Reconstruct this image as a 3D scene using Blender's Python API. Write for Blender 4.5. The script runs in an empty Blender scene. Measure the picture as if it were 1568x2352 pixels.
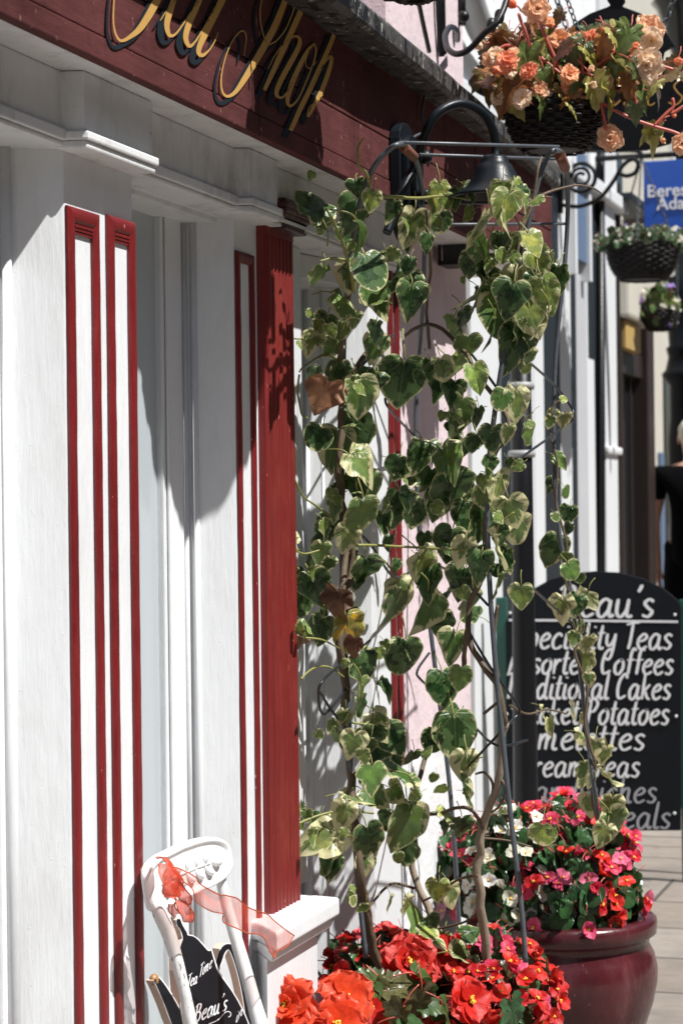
import bpy, bmesh, math, random
from mathutils import Vector, Matrix, Quaternion, noise

# ------------------------------------------------------------------ camera, world, sun, exposure
scene = bpy.context.scene
COL = scene.collection
F_PX = 5000.0                                   # focal length in units of a 1568 x 2352 picture
YAW = math.atan(1585 / F_PX)
ROLL = 0.012
EYE = Vector((0, 0, 1.45))
FWD = Vector((math.cos(YAW), math.sin(YAW), 0))
_R = Vector((math.sin(YAW), -math.cos(YAW), 0))
CX = _R * math.cos(ROLL) - Vector((0, 0, 1)) * math.sin(ROLL)
CY = _R * math.sin(ROLL) + Vector((0, 0, 1)) * math.cos(ROLL)

cam_data = bpy.data.cameras.new("camera")
cam = bpy.data.objects.new("camera", cam_data)
COL.objects.link(cam)
m = Matrix.Identity(4)
for i in range(3):
    m[i][0], m[i][1], m[i][2], m[i][3] = CX[i], CY[i], -FWD[i], EYE[i]
cam.matrix_world = m
cam_data.sensor_fit = 'VERTICAL'
cam_data.sensor_height = 22.3
cam_data.lens = 22.3 * F_PX / 2352
cam_data.clip_end = 500
cam_data.clip_start = 0.05
cam_data.dof.use_dof = True
cam_data.dof.focus_distance = 3.95
cam_data.dof.aperture_fstop = 5.2
scene.camera = cam

SUN_EL = math.radians(58.5)
SUN_AZ = math.radians(-13)                       # measured from straight out of the shop front, positive towards the far end of the street
world = bpy.data.worlds.new("World")
scene.world = world
world.use_nodes = True
nt = world.node_tree
sky = nt.nodes.new('ShaderNodeTexSky')
sky.sky_type = 'NISHITA'
sky.sun_disc = False
sky.sun_elevation = SUN_EL
sky.sun_rotation = math.radians(180) - SUN_AZ
sky.air_density = 1.0
sky.dust_density = 1.5
bg = nt.nodes['Background']
nt.links.new(sky.outputs[0], bg.inputs[0])
bg.inputs[1].default_value = 0.04
sun_d = bpy.data.lights.new("sun", 'SUN')
sun_d.energy = 4.8
sun_d.angle = math.radians(0.5)
sun_d.color = (1.0, 0.985, 0.955)
sun = bpy.data.objects.new("sun", sun_d)
COL.objects.link(sun)
to_sun = Vector((math.sin(SUN_AZ) * math.cos(SUN_EL), -math.cos(SUN_AZ) * math.cos(SUN_EL), math.sin(SUN_EL)))
sun.rotation_euler = to_sun.to_track_quat('Z', 'Y').to_euler()
sun.location = (0, -6, 9)
scene.view_settings.view_transform = 'Standard'
scene.view_settings.look = 'None'
scene.view_settings.exposure = 0.74
scene.view_settings.gamma = 1.0

# ------------------------------------------------------------------ geometry helpers
def ray(x, y):
    return FWD + CX * ((x - 784) / F_PX) - CY * ((y - 1176) / F_PX)

def pt(x, y, d):            # a point on an upright plane parallel to the shop front, d metres from the camera's line
    v = ray(x, y)
    return EYE + v * (d / v.y)

def px_(x, y, d):
    return pt(x, y, d).x

def pz_(x, y, d):
    return pt(x, y, d).z

def pd(x, y, z):            # a point at depth z along the view
    return EYE + ray(x, y) * z

def pc(x, y, xc):           # a point on an upright plane crossing the street at xc
    v = ray(x, y)
    return EYE + v * (xc / v.x)

def link(o, parent=None):
    COL.objects.link(o)
    if parent is not None:
        o.parent = parent
    return o

def root_inv(p):
    m = Matrix.Identity(4)
    chain = []
    while p is not None:
        chain.append(p)
        p = p.parent
    for q in reversed(chain):
        m = m @ q.matrix_basis
    return m.inverted()

def build(name, bm, mats, parent=None, smooth=False, bevel=0.0, seg=2, recalc=True):
    """links a bmesh given in world coordinates as one object under its parent"""
    if recalc:
        bmesh.ops.recalc_face_normals(bm, faces=bm.faces)
    if bevel > 0:
        es = [e for e in bm.edges if len(e.link_faces) == 2 and e.calc_face_angle(0) > 0.5]
        if es:
            bmesh.ops.bevel(bm, geom=es, offset=bevel, segments=seg, affect='EDGES', profile=0.6, clamp_overlap=True)
    if parent is not None:
        bm.transform(root_inv(parent))
    me = bpy.data.meshes.new(name)
    bm.to_mesh(me)
    bm.free()
    for mm in (mats if isinstance(mats, (list, tuple)) else [mats]):
        me.materials.append(mm)
    if smooth:
        me.polygons.foreach_set('use_smooth', [True] * len(me.polygons))
        if smooth == 'auto':
            for e in me.edges:
                pass
    o = bpy.data.objects.new(name, me)
    return link(o, parent)

def thing(name, label, cat, loc=(0, 0, 0), group=None):
    o = bpy.data.objects.new(name, None)
    o.empty_display_size = 0.1
    COL.objects.link(o)
    o.location = loc
    return tag(o, label, cat, group)

def tag(o, label, cat, group=None, kind=None):
    o['label'] = label
    o['category'] = cat
    if group:
        o['group'] = group
    if kind:
        o['kind'] = kind
    return o

def box(bm, x0, x1, y0, y1, z0, z1, mi=0):
    vs = [bm.verts.new((x, y, z)) for z in (z0, z1) for y in (y0, y1) for x in (x0, x1)]
    for f in ((0, 1, 3, 2), (4, 6, 7, 5), (0, 4, 5, 1), (2, 3, 7, 6), (0, 2, 6, 4), (1, 5, 7, 3)):
        fc = bm.faces.new([vs[i] for i in f])
        fc.material_index = mi
    return vs

def prism(bm, poly, z0, z1, mi=0):
    """plan polygon (x, y) extruded upright"""
    a = [bm.verts.new((p[0], p[1], z0)) for p in poly]
    b = [bm.verts.new((p[0], p[1], z1)) for p in poly]
    n = len(poly)
    fs = [bm.faces.new(a[::-1]), bm.faces.new(b)]
    for i in range(n):
        fs.append(bm.faces.new((a[i], a[(i + 1) % n], b[(i + 1) % n], b[i])))
    for f in fs:
        f.material_index = mi

def plate(bm, pts, off, mi_face=0, mi_side=0):
    """flat outline pts (world) extruded by the vector off; the outline is the front"""
    off = Vector(off)
    a = [bm.verts.new(p) for p in pts]
    b = [bm.verts.new(Vector(p) + off) for p in pts]
    n = len(pts)
    f = bm.faces.new(a); f.material_index = mi_face
    g = bm.faces.new(b[::-1]); g.material_index = mi_side
    for i in range(n):
        s = bm.faces.new((a[i], b[i], b[(i + 1) % n], a[(i + 1) % n])); s.material_index = mi_side

def smooth_path(pts, per=6, closed=False):
    pts = [Vector(p) for p in pts]
    if len(pts) < 3:
        return pts
    out = []
    n = len(pts)
    for i in range(n if closed else n - 1):
        if closed:
            p0, p1, p2, p3 = pts[i - 1], pts[i], pts[(i + 1) % n], pts[(i + 2) % n]
        else:
            p0, p1, p2, p3 = pts[max(i - 1, 0)], pts[i], pts[i + 1], pts[min(i + 2, n - 1)]
        for k in range(per):
            t = k / per
            out.append(0.5 * ((2 * p1) + (p2 - p0) * t + (2 * p0 - 5 * p1 + 4 * p2 - p3) * t * t + (3 * p1 - p0 - 3 * p2 + p3) * t ** 3))
    if not closed:
        out.append(pts[-1])
    return out

def tube(bm, pts, rad, n=8, mi=0, cap=True, closed=False):
    pts = [Vector(p) for p in pts]
    N = len(pts)
    rings = []
    ref = None
    for i, p in enumerate(pts):
        if closed:
            t = pts[(i + 1) % N] - pts[i - 1]
        else:
            t = pts[min(i + 1, N - 1)] - pts[max(i - 1, 0)]
        if t.length < 1e-9:
            t = Vector((0, 0, 1))
        t.normalize()
        if ref is None:
            ref = Vector((0, 0, 1)) if abs(t.z) < 0.9 else Vector((1, 0, 0))
        u = ref - t * ref.dot(t)
        if u.length < 1e-6:
            u = t.orthogonal()
        u.normalize()
        ref = u
        v = t.cross(u)
        r = rad[i] if isinstance(rad, (list, tuple)) else rad
        rings.append([bm.verts.new(p + (u * math.cos(a) + v * math.sin(a)) * r) for a in [2 * math.pi * k / n for k in range(n)]])
    for i in range(N if closed else N - 1):
        a, b = rings[i], rings[(i + 1) % N]
        for k in range(n):
            f = bm.faces.new((a[k], a[(k + 1) % n], b[(k + 1) % n], b[k]))
            f.material_index = mi
            f.smooth = True
    if cap and not closed:
        f = bm.faces.new(rings[0][::-1]); f.material_index = mi
        f = bm.faces.new(rings[-1]); f.material_index = mi

def lathe(bm, prof, c, n=48, mi=0, axis=Vector((0, 0, 1))):
    """prof: list of (radius, height) turned about the axis through c"""
    q = Vector((0, 0, 1)).rotation_difference(axis)
    rings = []
    for r, h in prof:
        if r < 1e-6:
            rings.append([bm.verts.new(Vector(c) + q @ Vector((0, 0, h)))])
        else:
            rings.append([bm.verts.new(Vector(c) + q @ Vector((r * math.cos(2 * math.pi * k / n), r * math.sin(2 * math.pi * k / n), h))) for k in range(n)])
    for a, b in zip(rings, rings[1:]):
        for k in range(n):
            k2 = (k + 1) % n
            if len(a) == 1 and len(b) == 1:
                continue
            if len(a) == 1:
                f = bm.faces.new((a[0], b[k2], b[k]))
            elif len(b) == 1:
                f = bm.faces.new((a[k], a[k2], b[0]))
            else:
                f = bm.faces.new((a[k], a[k2], b[k2], b[k]))
            f.material_index = mi
            f.smooth = True

def ball(bm, c, r, n=12, mi=0, squash=(1, 1, 1)):
    vs = bmesh.ops.create_uvsphere(bm, u_segments=n, v_segments=max(6, n * 2 // 3), radius=1.0)['verts']
    for v in vs:
        v.co = Vector(c) + Vector((v.co.x * r * squash[0], v.co.y * r * squash[1], v.co.z * r * squash[2]))
        for f in v.link_faces:
            f.material_index = mi
            f.smooth = True

def stroke2d(pts, wid):
    """outline strip (list of left/right pairs) of a pen stroke in the plane; wid: number or list"""
    n = len(pts)
    out = []
    for i, p in enumerate(pts):
        t = pts[min(i + 1, n - 1)] - pts[max(i - 1, 0)]
        if t.length < 1e-9:
            t = Vector((1, 0, 0))
        t.normalize()
        nrm = Vector((-t.y, t.x, 0))
        w = wid[i] if isinstance(wid, (list, tuple)) else wid
        out.append((p + nrm * w / 2, p - nrm * w / 2))
    return out

def strip(bm, pairs, mapf, mi=0):
    vs = [(bm.verts.new(mapf(a)), bm.verts.new(mapf(b))) for a, b in pairs]
    for (a, b), (c, d) in zip(vs, vs[1:]):
        f = bm.faces.new((a, b, d, c))
        f.material_index = mi

# ------------------------------------------------------------------ material helpers
def nodes_of(name):
    mt = bpy.data.materials.new(name)
    mt.use_nodes = True
    return mt, mt.node_tree.nodes, mt.node_tree.links, mt.node_tree.nodes['Principled BSDF']

def coords(N, L, scale=(1, 1, 1), kind='Object'):
    tc = N.new('ShaderNodeTexCoord')
    mp = N.new('ShaderNodeMapping')
    mp.inputs['Scale'].default_value = scale
    L.new(tc.outputs[kind], mp.inputs[0])
    return mp.outputs[0]

def noise_tex(N, L, vec, scale, detail=4, rough=0.55):
    t = N.new('ShaderNodeTexNoise')
    t.inputs['Scale'].default_value = scale
    t.inputs['Detail'].default_value = detail
    t.inputs['Roughness'].default_value = rough
    L.new(vec, t.inputs['Vector'])
    return t.outputs[0]

def ramp(N, L, fac, stops):
    r = N.new('ShaderNodeValToRGB')
    el = r.color_ramp.elements
    while len(el) < len(stops):
        el.new(0.5)
    for e, (p, c) in zip(el, stops):
        e.position = p
        e.color = (c[0], c[1], c[2], 1) if not isinstance(c, float) else (c, c, c, 1)
    L.new(fac, r.inputs[0])
    return r.outputs[0]

def mixc(N, L, fac, a, b):
    mx = N.new('ShaderNodeMix')
    mx.data_type = 'RGBA'
    for sock, v in ((mx.inputs[0], fac), (mx.inputs[6], a), (mx.inputs[7], b)):
        if isinstance(v, (int, float)):
            sock.default_value = v
        elif isinstance(v, (tuple, list)):
            sock.default_value = (v[0], v[1], v[2], 1)
        else:
            L.new(v, sock)
    return mx.outputs[2]

def math_n(N, L, op, a, b=None, c=None):
    n = N.new('ShaderNodeMath')
    n.operation = op
    for i, v in enumerate((a, b, c)):
        if v is None:
            continue
        if isinstance(v, (int, float)):
            n.inputs[i].default_value = v
        else:
            L.new(v, n.inputs[i])
    return n.outputs[0]

def bump(N, L, P, h, dist, strength=1.0):
    b = N.new('ShaderNodeBump')
    b.inputs['Distance'].default_value = dist
    b.inputs['Strength'].default_value = strength
    L.new(h, b.inputs['Height'])
    L.new(b.outputs[0], P.inputs['Normal'])

def paint(name, col, rough=0.4, dirt=None, dirt_amt=0.35, grain=(9, 9, 1.2), gscale=14, bdist=0.0012, chips=None, chip_at=0.70, vary=0.1, spec=0.5):
    """brushed paint on wood: brush marks in the bump, wear and chips of their own shape in the colour"""
    mt, N, L, P = nodes_of(name)
    v = coords(N, L)
    g = coords(N, L, grain)
    big = noise_tex(N, L, v, 3.5, 5, 0.6)
    fine = noise_tex(N, L, g, gscale, 5, 0.6)
    c = mixc(N, L, ramp(N, L, big, [(0.3, 0.0), (0.7, 1.0)]), tuple(x * (1 - vary) for x in col), tuple(min(1, x * (1 + vary * 0.5)) for x in col))
    if dirt:
        d = ramp(N, L, noise_tex(N, L, coords(N, L, (1, 1, 0.45)), 9, 8, 0.72), [(0.50, 0.0), (0.74, dirt_amt)])
        c = mixc(N, L, d, c, dirt)
    if chips:
        k = ramp(N, L, noise_tex(N, L, coords(N, L, (1.6, 1.6, 0.55)), 60, 4, 0.6), [(chip_at, 0.0), (chip_at + 0.02, 1.0)])
        c = mixc(N, L, k, c, chips)
    br_ = N.new('ShaderNodeMix'); br_.data_type = 'RGBA'; br_.blend_type = 'MULTIPLY'; br_.inputs[0].default_value = 1.0
    L.new(c, br_.inputs[6]); L.new(ramp(N, L, fine, [(0.25, 1.0 - vary * 0.9), (0.7, 1.0)]), br_.inputs[7])
    L.new(br_.outputs[2], P.inputs['Base Color'])
    P.inputs['Specular IOR Level'].default_value = spec
    rr = ramp(N, L, fine, [(0.25, max(rough - 0.1, 0.05)), (0.8, min(rough + 0.15, 1.0))])
    L.new(rr, P.inputs['Roughness'])
    speck = noise_tex(N, L, v, 160, 3, 0.7)
    h = math_n(N, L, 'ADD', math_n(N, L, 'MULTIPLY', fine, 1.0), math_n(N, L, 'MULTIPLY', ramp(N, L, speck, [(0.64, 0.0), (0.74, 1.0)]), 0.35))
    bump(N, L, P, h, bdist)
    return mt

def plain(name, col, rough=0.5, metal=0.0, bscale=0, bdist=0.001, vary=0.15, nscale=12, spec=0.5, coat=0.0):
    mt, N, L, P = nodes_of(name)
    v = coords(N, L)
    n = noise_tex(N, L, v, nscale, 5, 0.6)
    c = mixc(N, L, n, tuple(x * (1 - vary) for x in col), tuple(min(1, x * (1 + vary)) for x in col))
    L.new(c, P.inputs['Base Color'])
    P.inputs['Roughness'].default_value = rough
    P.inputs['Metallic'].default_value = metal
    P.inputs['Specular IOR Level'].default_value = spec
    P.inputs['Coat Weight'].default_value = coat
    P.inputs['Coat Roughness'].default_value = 0.08
    if bscale:
        bump(N, L, P, noise_tex(N, L, v, bscale, 5, 0.6), bdist)
    return mt

def leafy(name, thin=0.3, rough=0.35, colour_from_object=True, base=(0.06, 0.12, 0.03), edge_col=None, spec=0.5):
    """leaf or petal: colour from the object, darker and lighter patches, veins fanning from the stalk, some light let through"""
    mt, N, L, P = nodes_of(name)
    out = N['Material Output']
    oi = N.new('ShaderNodeObjectInfo')
    uvn = N.new('ShaderNodeUVMap')
    off = N.new('ShaderNodeVectorMath'); off.operation = 'ADD'
    sc = N.new('ShaderNodeVectorMath'); sc.operation = 'SCALE'
    cmb = N.new('ShaderNodeCombineXYZ')
    L.new(oi.outputs['Random'], cmb.inputs[0]); L.new(oi.outputs['Random'], cmb.inputs[1])
    L.new(cmb.outputs[0], sc.inputs[0]); sc.inputs['Scale'].default_value = 37.0
    L.new(uvn.outputs[0], off.inputs[0]); L.new(sc.outputs[0], off.inputs[1])
    n1 = noise_tex(N, L, off.outputs[0], 4.0, 5, 0.6)
    col = oi.outputs['Color'] if colour_from_object else None
    if col is None:
        rgb = N.new('ShaderNodeRGB'); rgb.outputs[0].default_value = (*base, 1); col = rgb.outputs[0]
    dk = N.new('ShaderNodeMix'); dk.data_type = 'RGBA'; dk.blend_type = 'MULTIPLY'; dk.inputs[0].default_value = 1.0
    L.new(col, dk.inputs[6])
    L.new(ramp(N, L, n1, [(0.3, 0.72), (0.7, 1.25)]), dk.inputs[7])
    c = dk.outputs[2]
    # veins
    sx = N.new('ShaderNodeSeparateXYZ'); L.new(uvn.outputs[0], sx.inputs[0])
    ang = math_n(N, L, 'ARCTAN2', sx.outputs[0], sx.outputs[1])
    rad = math_n(N, L, 'POWER', math_n(N, L, 'ADD', math_n(N, L, 'MULTIPLY', sx.outputs[0], sx.outputs[0]), math_n(N, L, 'MULTIPLY', sx.outputs[1], sx.outputs[1])), 0.5)
    s = math_n(N, L, 'ABSOLUTE', math_n(N, L, 'SINE', math_n(N, L, 'MULTIPLY', ang, 4.3)))
    dist = math_n(N, L, 'MULTIPLY', s, rad)
    vein = ramp(N, L, dist, [(0.0, 0.55), (0.055, 0.0)])
    at = N.new('ShaderNodeAttribute'); at.attribute_name = 'edge'
    if edge_col:
        pol = N.new('ShaderNodeCombineXYZ')
        L.new(math_n(N, L, 'MULTIPLY', ang, 1.5), pol.inputs[0]); L.new(math_n(N, L, 'MULTIPLY', rad, 0.7), pol.inputs[1])
        L.new(math_n(N, L, 'MULTIPLY', oi.outputs['Random'], 53.0), pol.inputs[2])
        streak = noise_tex(N, L, pol.outputs[0], 2.6, 6, 0.72)
        e = math_n(N, L, 'ADD', at.outputs['Fac'], math_n(N, L, 'MULTIPLY', math_n(N, L, 'SUBTRACT', streak, 0.5), 2.1))
        thr = math_n(N, L, 'SUBTRACT', e, math_n(N, L, 'SUBTRACT', 1.0, oi.outputs['Alpha']))
        k = ramp(N, L, thr, [(0.0, 0.0), (0.05, 1.0)])
        mid = ramp(N, L, math_n(N, L, 'SUBTRACT', math_n(N, L, 'ADD', noise_tex(N, L, off.outputs[0], 3.1, 3, 0.6), math_n(N, L, 'MULTIPLY', at.outputs['Fac'], 0.25)), 0.0), [(0.60, 0.0), (0.63, 0.6)])
        c = mixc(N, L, mid, c, (0.10, 0.165, 0.06))
        c = mixc(N, L, math_n(N, L, 'MULTIPLY', vein, 0.6), c, (0.20, 0.27, 0.10))
        c = mixc(N, L, k, c, edge_col)
        rim = ramp(N, L, at.outputs['Fac'], [(0.93, 0.0), (0.985, 0.7)])
        c = mixc(N, L, rim, c, (0.50, 0.50, 0.24))
    else:
        if name == 'petal':
            c = mixc(N, L, ramp(N, L, at.outputs['Fac'], [(0.55, 0.0), (1.0, 0.07)]), c, (0.85, 0.72, 0.62))
        lt = N.new('ShaderNodeMix'); lt.data_type = 'RGBA'; lt.blend_type = 'MULTIPLY'
        L.new(math_n(N, L, 'MULTIPLY', vein, 0.6), lt.inputs[0]); L.new(c, lt.inputs[6]); lt.inputs[7].default_value = (0.72, 0.66, 0.6, 1)
        c = lt.outputs[2]
    L.new(c, P.inputs['Base Color'])
    P.inputs['Roughness'].default_value = rough
    P.inputs['Specular IOR Level'].default_value = spec
    hb = math_n(N, L, 'ADD', math_n(N, L, 'MULTIPLY', vein, -0.8), n1)
    bump(N, L, P, hb, 0.0012)
    tr = N.new('ShaderNodeBsdfTranslucent')
    L.new(c, tr.inputs[0])
    mx = N.new('ShaderNodeMixShader'); mx.inputs[0].default_value = thin
    L.new(P.outputs[0], mx.inputs[1]); L.new(tr.outputs[0], mx.inputs[2])
    L.new(mx.outputs[0], out.inputs[0])
    return mt

WHITE = (0.69, 0.705, 0.72)
M = {}
M['white'] = paint('white_gloss_paint', WHITE, 0.42, dirt=(0.40, 0.385, 0.36), dirt_amt=0.26, bdist=0.0011, chips=(0.33, 0.31, 0.28), chip_at=0.765, vary=0.05)
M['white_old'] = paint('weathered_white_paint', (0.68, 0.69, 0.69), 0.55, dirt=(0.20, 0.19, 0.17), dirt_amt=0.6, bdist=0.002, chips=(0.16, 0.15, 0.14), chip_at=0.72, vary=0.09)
M['red'] = paint('red_gloss_paint', (0.168, 0.012, 0.013), 0.36, dirt=(0.08, 0.006, 0.008), dirt_amt=0.45, bdist=0.0009, chips=(0.62, 0.42, 0.38), chip_at=0.715, vary=0.25)
M['red_column'] = paint('red_column_paint', (0.168, 0.012, 0.010), 0.45, dirt=(0.30, 0.05, 0.03), dirt_amt=0.4, bdist=0.0010, grain=(14, 14, 0.5), chips=(0.45, 0.16, 0.10), chip_at=0.69, vary=0.16)
M['fascia'] = paint('faded_maroon_fascia_paint', (0.108, 0.035, 0.034), 0.7, dirt=(0.035, 0.010, 0.012), dirt_amt=0.65, bdist=0.0018, grain=(1.2, 6, 6), gscale=10, chips=(0.34, 0.20, 0.19), chip_at=0.675, vary=0.3, spec=0.12)
M['gold'] = plain('gold_sign_paint', (0.46, 0.27, 0.08), 0.65, vary=0.12, nscale=40, bscale=120, bdist=0.0004, spec=0.15)
M['letter_shade'] = plain('blue_black_sign_paint', (0.012, 0.018, 0.024), 0.7, vary=0.3, nscale=30, spec=0.12)
M['black_iron'] = plain('black_iron_paint', (0.0045, 0.005, 0.0065), 0.4, vary=0.3, bscale=60, bdist=0.0008, spec=0.3)
M['slate_paint'] = plain('blue_black_lamp_paint', (0.006, 0.009, 0.0125), 0.38, vary=0.2, bscale=70, bdist=0.0006, spec=0.25)
M['rod'] = plain('weathered_steel_rod', (0.07, 0.08, 0.092), 0.42, vary=0.45, nscale=30, bscale=90, bdist=0.0006)
M['rod_dark'] = plain('black_coated_rod', (0.011, 0.014, 0.018), 0.35, vary=0.3, nscale=30)
M['rust'] = plain('rust', (0.16, 0.055, 0.025), 0.8, vary=0.4, nscale=60, bscale=120, bdist=0.001)
M['stem'] = plain('ivy_stem_bark', (0.10, 0.068, 0.04), 0.7, vary=0.4, nscale=40, bscale=90, bdist=0.0015)
M['trunk'] = plain('pale_ivy_stem', (0.23, 0.18, 0.13), 0.75, vary=0.3, nscale=30, bscale=90, bdist=0.0015)
M['stem_green'] = plain('green_stalk', (0.20, 0.20, 0.055), 0.5, vary=0.25, nscale=30)
M['stem_red'] = plain('coral_stalk', (0.42, 0.09, 0.06), 0.45, vary=0.25, nscale=30)
M['ivy'] = leafy('variegated_ivy_leaf', 0.27, 0.33, edge_col=(0.56, 0.53, 0.30), spec=0.42)
M['leaf'] = leafy('begonia_leaf', 0.2, 0.28)
M['petal'] = leafy('petal', 0.38, 0.45, spec=0.3)
M['pollen'] = plain('yellow_stamens', (0.75, 0.42, 0.03), 0.6, vary=0.2, nscale=60)
M['dead'] = leafy('dry_leaf', 0.2, 0.65)
M['soil'] = plain('potting_soil', (0.035, 0.025, 0.018), 0.95, vary=0.5, nscale=40, bscale=60, bdist=0.01)
M['wicker'] = None
M['bare_wood'] = plain('pale_sawn_wood', (0.50, 0.37, 0.30), 0.7, vary=0.2, nscale=30)
M['board_black'] = plain('blackboard_paint', (0.0045, 0.006, 0.009), 0.6, vary=0.35, nscale=4, bscale=80, bdist=0.0004, spec=0.18)
M['chalk'] = plain('white_sign_paint', (0.74, 0.74, 0.76), 0.55, vary=0.08, nscale=30)
M['chalk_grey'] = plain('shaded_sign_paint', (0.34, 0.34, 0.37), 0.6, vary=0.15, nscale=30)  # white lettering with the shade over the lower lines put into its colour
M['green_frame'] = plain('dark_green_paint', (0.008, 0.075, 0.055), 0.4, vary=0.2)
M['pink'] = paint('pink_masonry_paint', (0.66, 0.54, 0.565), 0.75, dirt=(0.30, 0.25, 0.26), dirt_amt=0.3, bdist=0.003, grain=(2, 2, 2), gscale=20, chips=(0.25, 0.2, 0.2), chip_at=0.78, vary=0.06)
M['render_white'] = paint('white_render', (0.70, 0.715, 0.725), 0.8, dirt=(0.38, 0.38, 0.37), dirt_amt=0.25, bdist=0.003, grain=(2, 2, 2), gscale=18, vary=0.04)
M['far_white'] = plain('far_white_paint', (0.62, 0.635, 0.65), 0.5, vary=0.06, nscale=3)
M['grey_white'] = plain('grey_white_paint', (0.42, 0.43, 0.45), 0.6, vary=0.1, nscale=5)
M['cream'] = plain('cream_paint', (0.50, 0.475, 0.41), 0.6, vary=0.1, nscale=5)
M['ochre'] = plain('ochre_signboard', (0.40, 0.27, 0.09), 0.55, vary=0.2, nscale=5)
M['dark_wood'] = plain('dark_brown_wood', (0.018, 0.010, 0.0075), 0.5, vary=0.35, nscale=8)
M['dark_slate'] = plain('slate_grey_paint', (0.013, 0.018, 0.023), 0.5, vary=0.15, spec=0.25)
M['blue_sign'] = plain('blue_sign_panel', (0.010, 0.075, 0.40), 0.35, vary=0.06, nscale=4)
M['blue_paint_and_reflection'] = plain('blue_paint_and_reflection', (0.10, 0.15, 0.24), 0.4, vary=0.1)
M['grey_pipe'] = plain('grey_pipe_plastic', (0.28, 0.28, 0.28), 0.5, vary=0.2, nscale=6)
M['black_cloth'] = plain('black_cotton', (0.0022, 0.0022, 0.003), 0.9, vary=0.3, nscale=20, bscale=40, bdist=0.004, spec=0.05)
M['dark_cloth'] = plain('dark_trouser_cloth', (0.003, 0.0035, 0.005), 0.9, vary=0.3, nscale=20, spec=0.05)
M['skin'] = plain('skin', (0.46, 0.23, 0.17), 0.5, vary=0.1, nscale=14)
M['hair'] = plain('white_hair', (0.62, 0.58, 0.52), 0.6, vary=0.2, nscale=40, bscale=120, bdist=0.003)
M['shoe'] = plain('black_leather', (0.012, 0.011, 0.010), 0.4)

# glazed maroon pot
mt, N, L, P = nodes_of('maroon_glazed_ceramic')
v = coords(N, L)
n = noise_tex(N, L, coords(N, L, (1, 1, 0.35)), 9, 6, 0.65)
c = mixc(N, L, ramp(N, L, n, [(0.3, 0.0), (0.75, 1.0)]), (0.030, 0.006, 0.008), (0.085, 0.014, 0.018))
k = ramp(N, L, noise_tex(N, L, v, 55, 3, 0.6), [(0.70, 0.0), (0.73, 0.6)])
c = mixc(N, L, k, c, (0.30, 0.16, 0.15))
run = ramp(N, L, noise_tex(N, L, coords(N, L, (1, 1, 0.16)), 16, 6, 0.7), [(0.52, 0.0), (0.72, 0.35)])
c = mixc(N, L, run, c, (0.16, 0.085, 0.08))
L.new(c, P.inputs['Base Color'])
L.new(ramp(N, L, noise_tex(N, L, coords(N, L, (1, 1, 0.3)), 12, 6, 0.7), [(0.35, 0.16), (0.7, 0.42)]), P.inputs['Roughness'])
P.inputs['Specular IOR Level'].default_value = 0.45
P.inputs['Coat Weight'].default_value = 0.15
P.inputs['Coat Roughness'].default_value = 0.15
bump(N, L, P, noise_tex(N, L, v, 26, 3, 0.5), 0.002)
M['pot'] = mt

# shop window glass: dark room behind a pale blind, with a reflective face
mt, N, L, P = nodes_of('pale_window_glass')
P.inputs['Base Color'].default_value = (0.40, 0.44, 0.46, 1)
P.inputs['Roughness'].default_value = 0.12
bump(N, L, P, noise_tex(N, L, coords(N, L, (1, 1, 0.3)), 4, 2), 0.002)
M['blind_glass'] = mt
mt, N, L, P = nodes_of('dark_window_glass')
P.inputs['Base Color'].default_value = (0.012, 0.015, 0.018, 1)
P.inputs['Roughness'].default_value = 0.06
M['glass'] = mt

# lead gutter: grey with dark drips and pale droppings
mt, N, L, P = nodes_of('weathered_lead_gutter')
v = coords(N, L)
n = noise_tex(N, L, v, 14, 7, 0.7)
c = mixc(N, L, ramp(N, L, n, [(0.35, 0.0), (0.65, 1.0)]), (0.024, 0.026, 0.029), (0.080, 0.074, 0.073))
drip = ramp(N, L, noise_tex(N, L, coords(N, L, (1.0, 1.0, 0.4)), 27, 5, 0.62), [(0.545, 0.0), (0.575, 1.0)])
c = mixc(N, L, drip, c, (0.006, 0.007, 0.009))
spot = ramp(N, L, noise_tex(N, L, coords(N, L, (1.3, 1.0, 0.7)), 52, 4, 0.6), [(0.635, 0.0), (0.66, 0.9)])
c = mixc(N, L, spot, c, (0.42, 0.43, 0.37))
moss = ramp(N, L, noise_tex(N, L, v, 20, 5, 0.7), [(0.60, 0.0), (0.70, 0.6)])
c = mixc(N, L, moss, c, (0.05, 0.065, 0.025))
L.new(c, P.inputs['Base Color'])
P.inputs['Roughness'].default_value = 0.55
P.inputs['Specular IOR Level'].default_value = 0.3
bump(N, L, P, math_n(N, L, 'SUBTRACT', n, drip), 0.006)
M['gutter'] = mt

# woven willow
mt, N, L, P = nodes_of('dark_willow')
v = coords(N, L, (1, 1, 1))
n = noise_tex(N, L, v, 30, 4)
c = mixc(N, L, n, (0.003, 0.002, 0.002), (0.012, 0.007, 0.005))
L.new(c, P.inputs['Base Color'])
P.inputs['Roughness'].default_value = 0.6
M['wicker'] = mt

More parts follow.
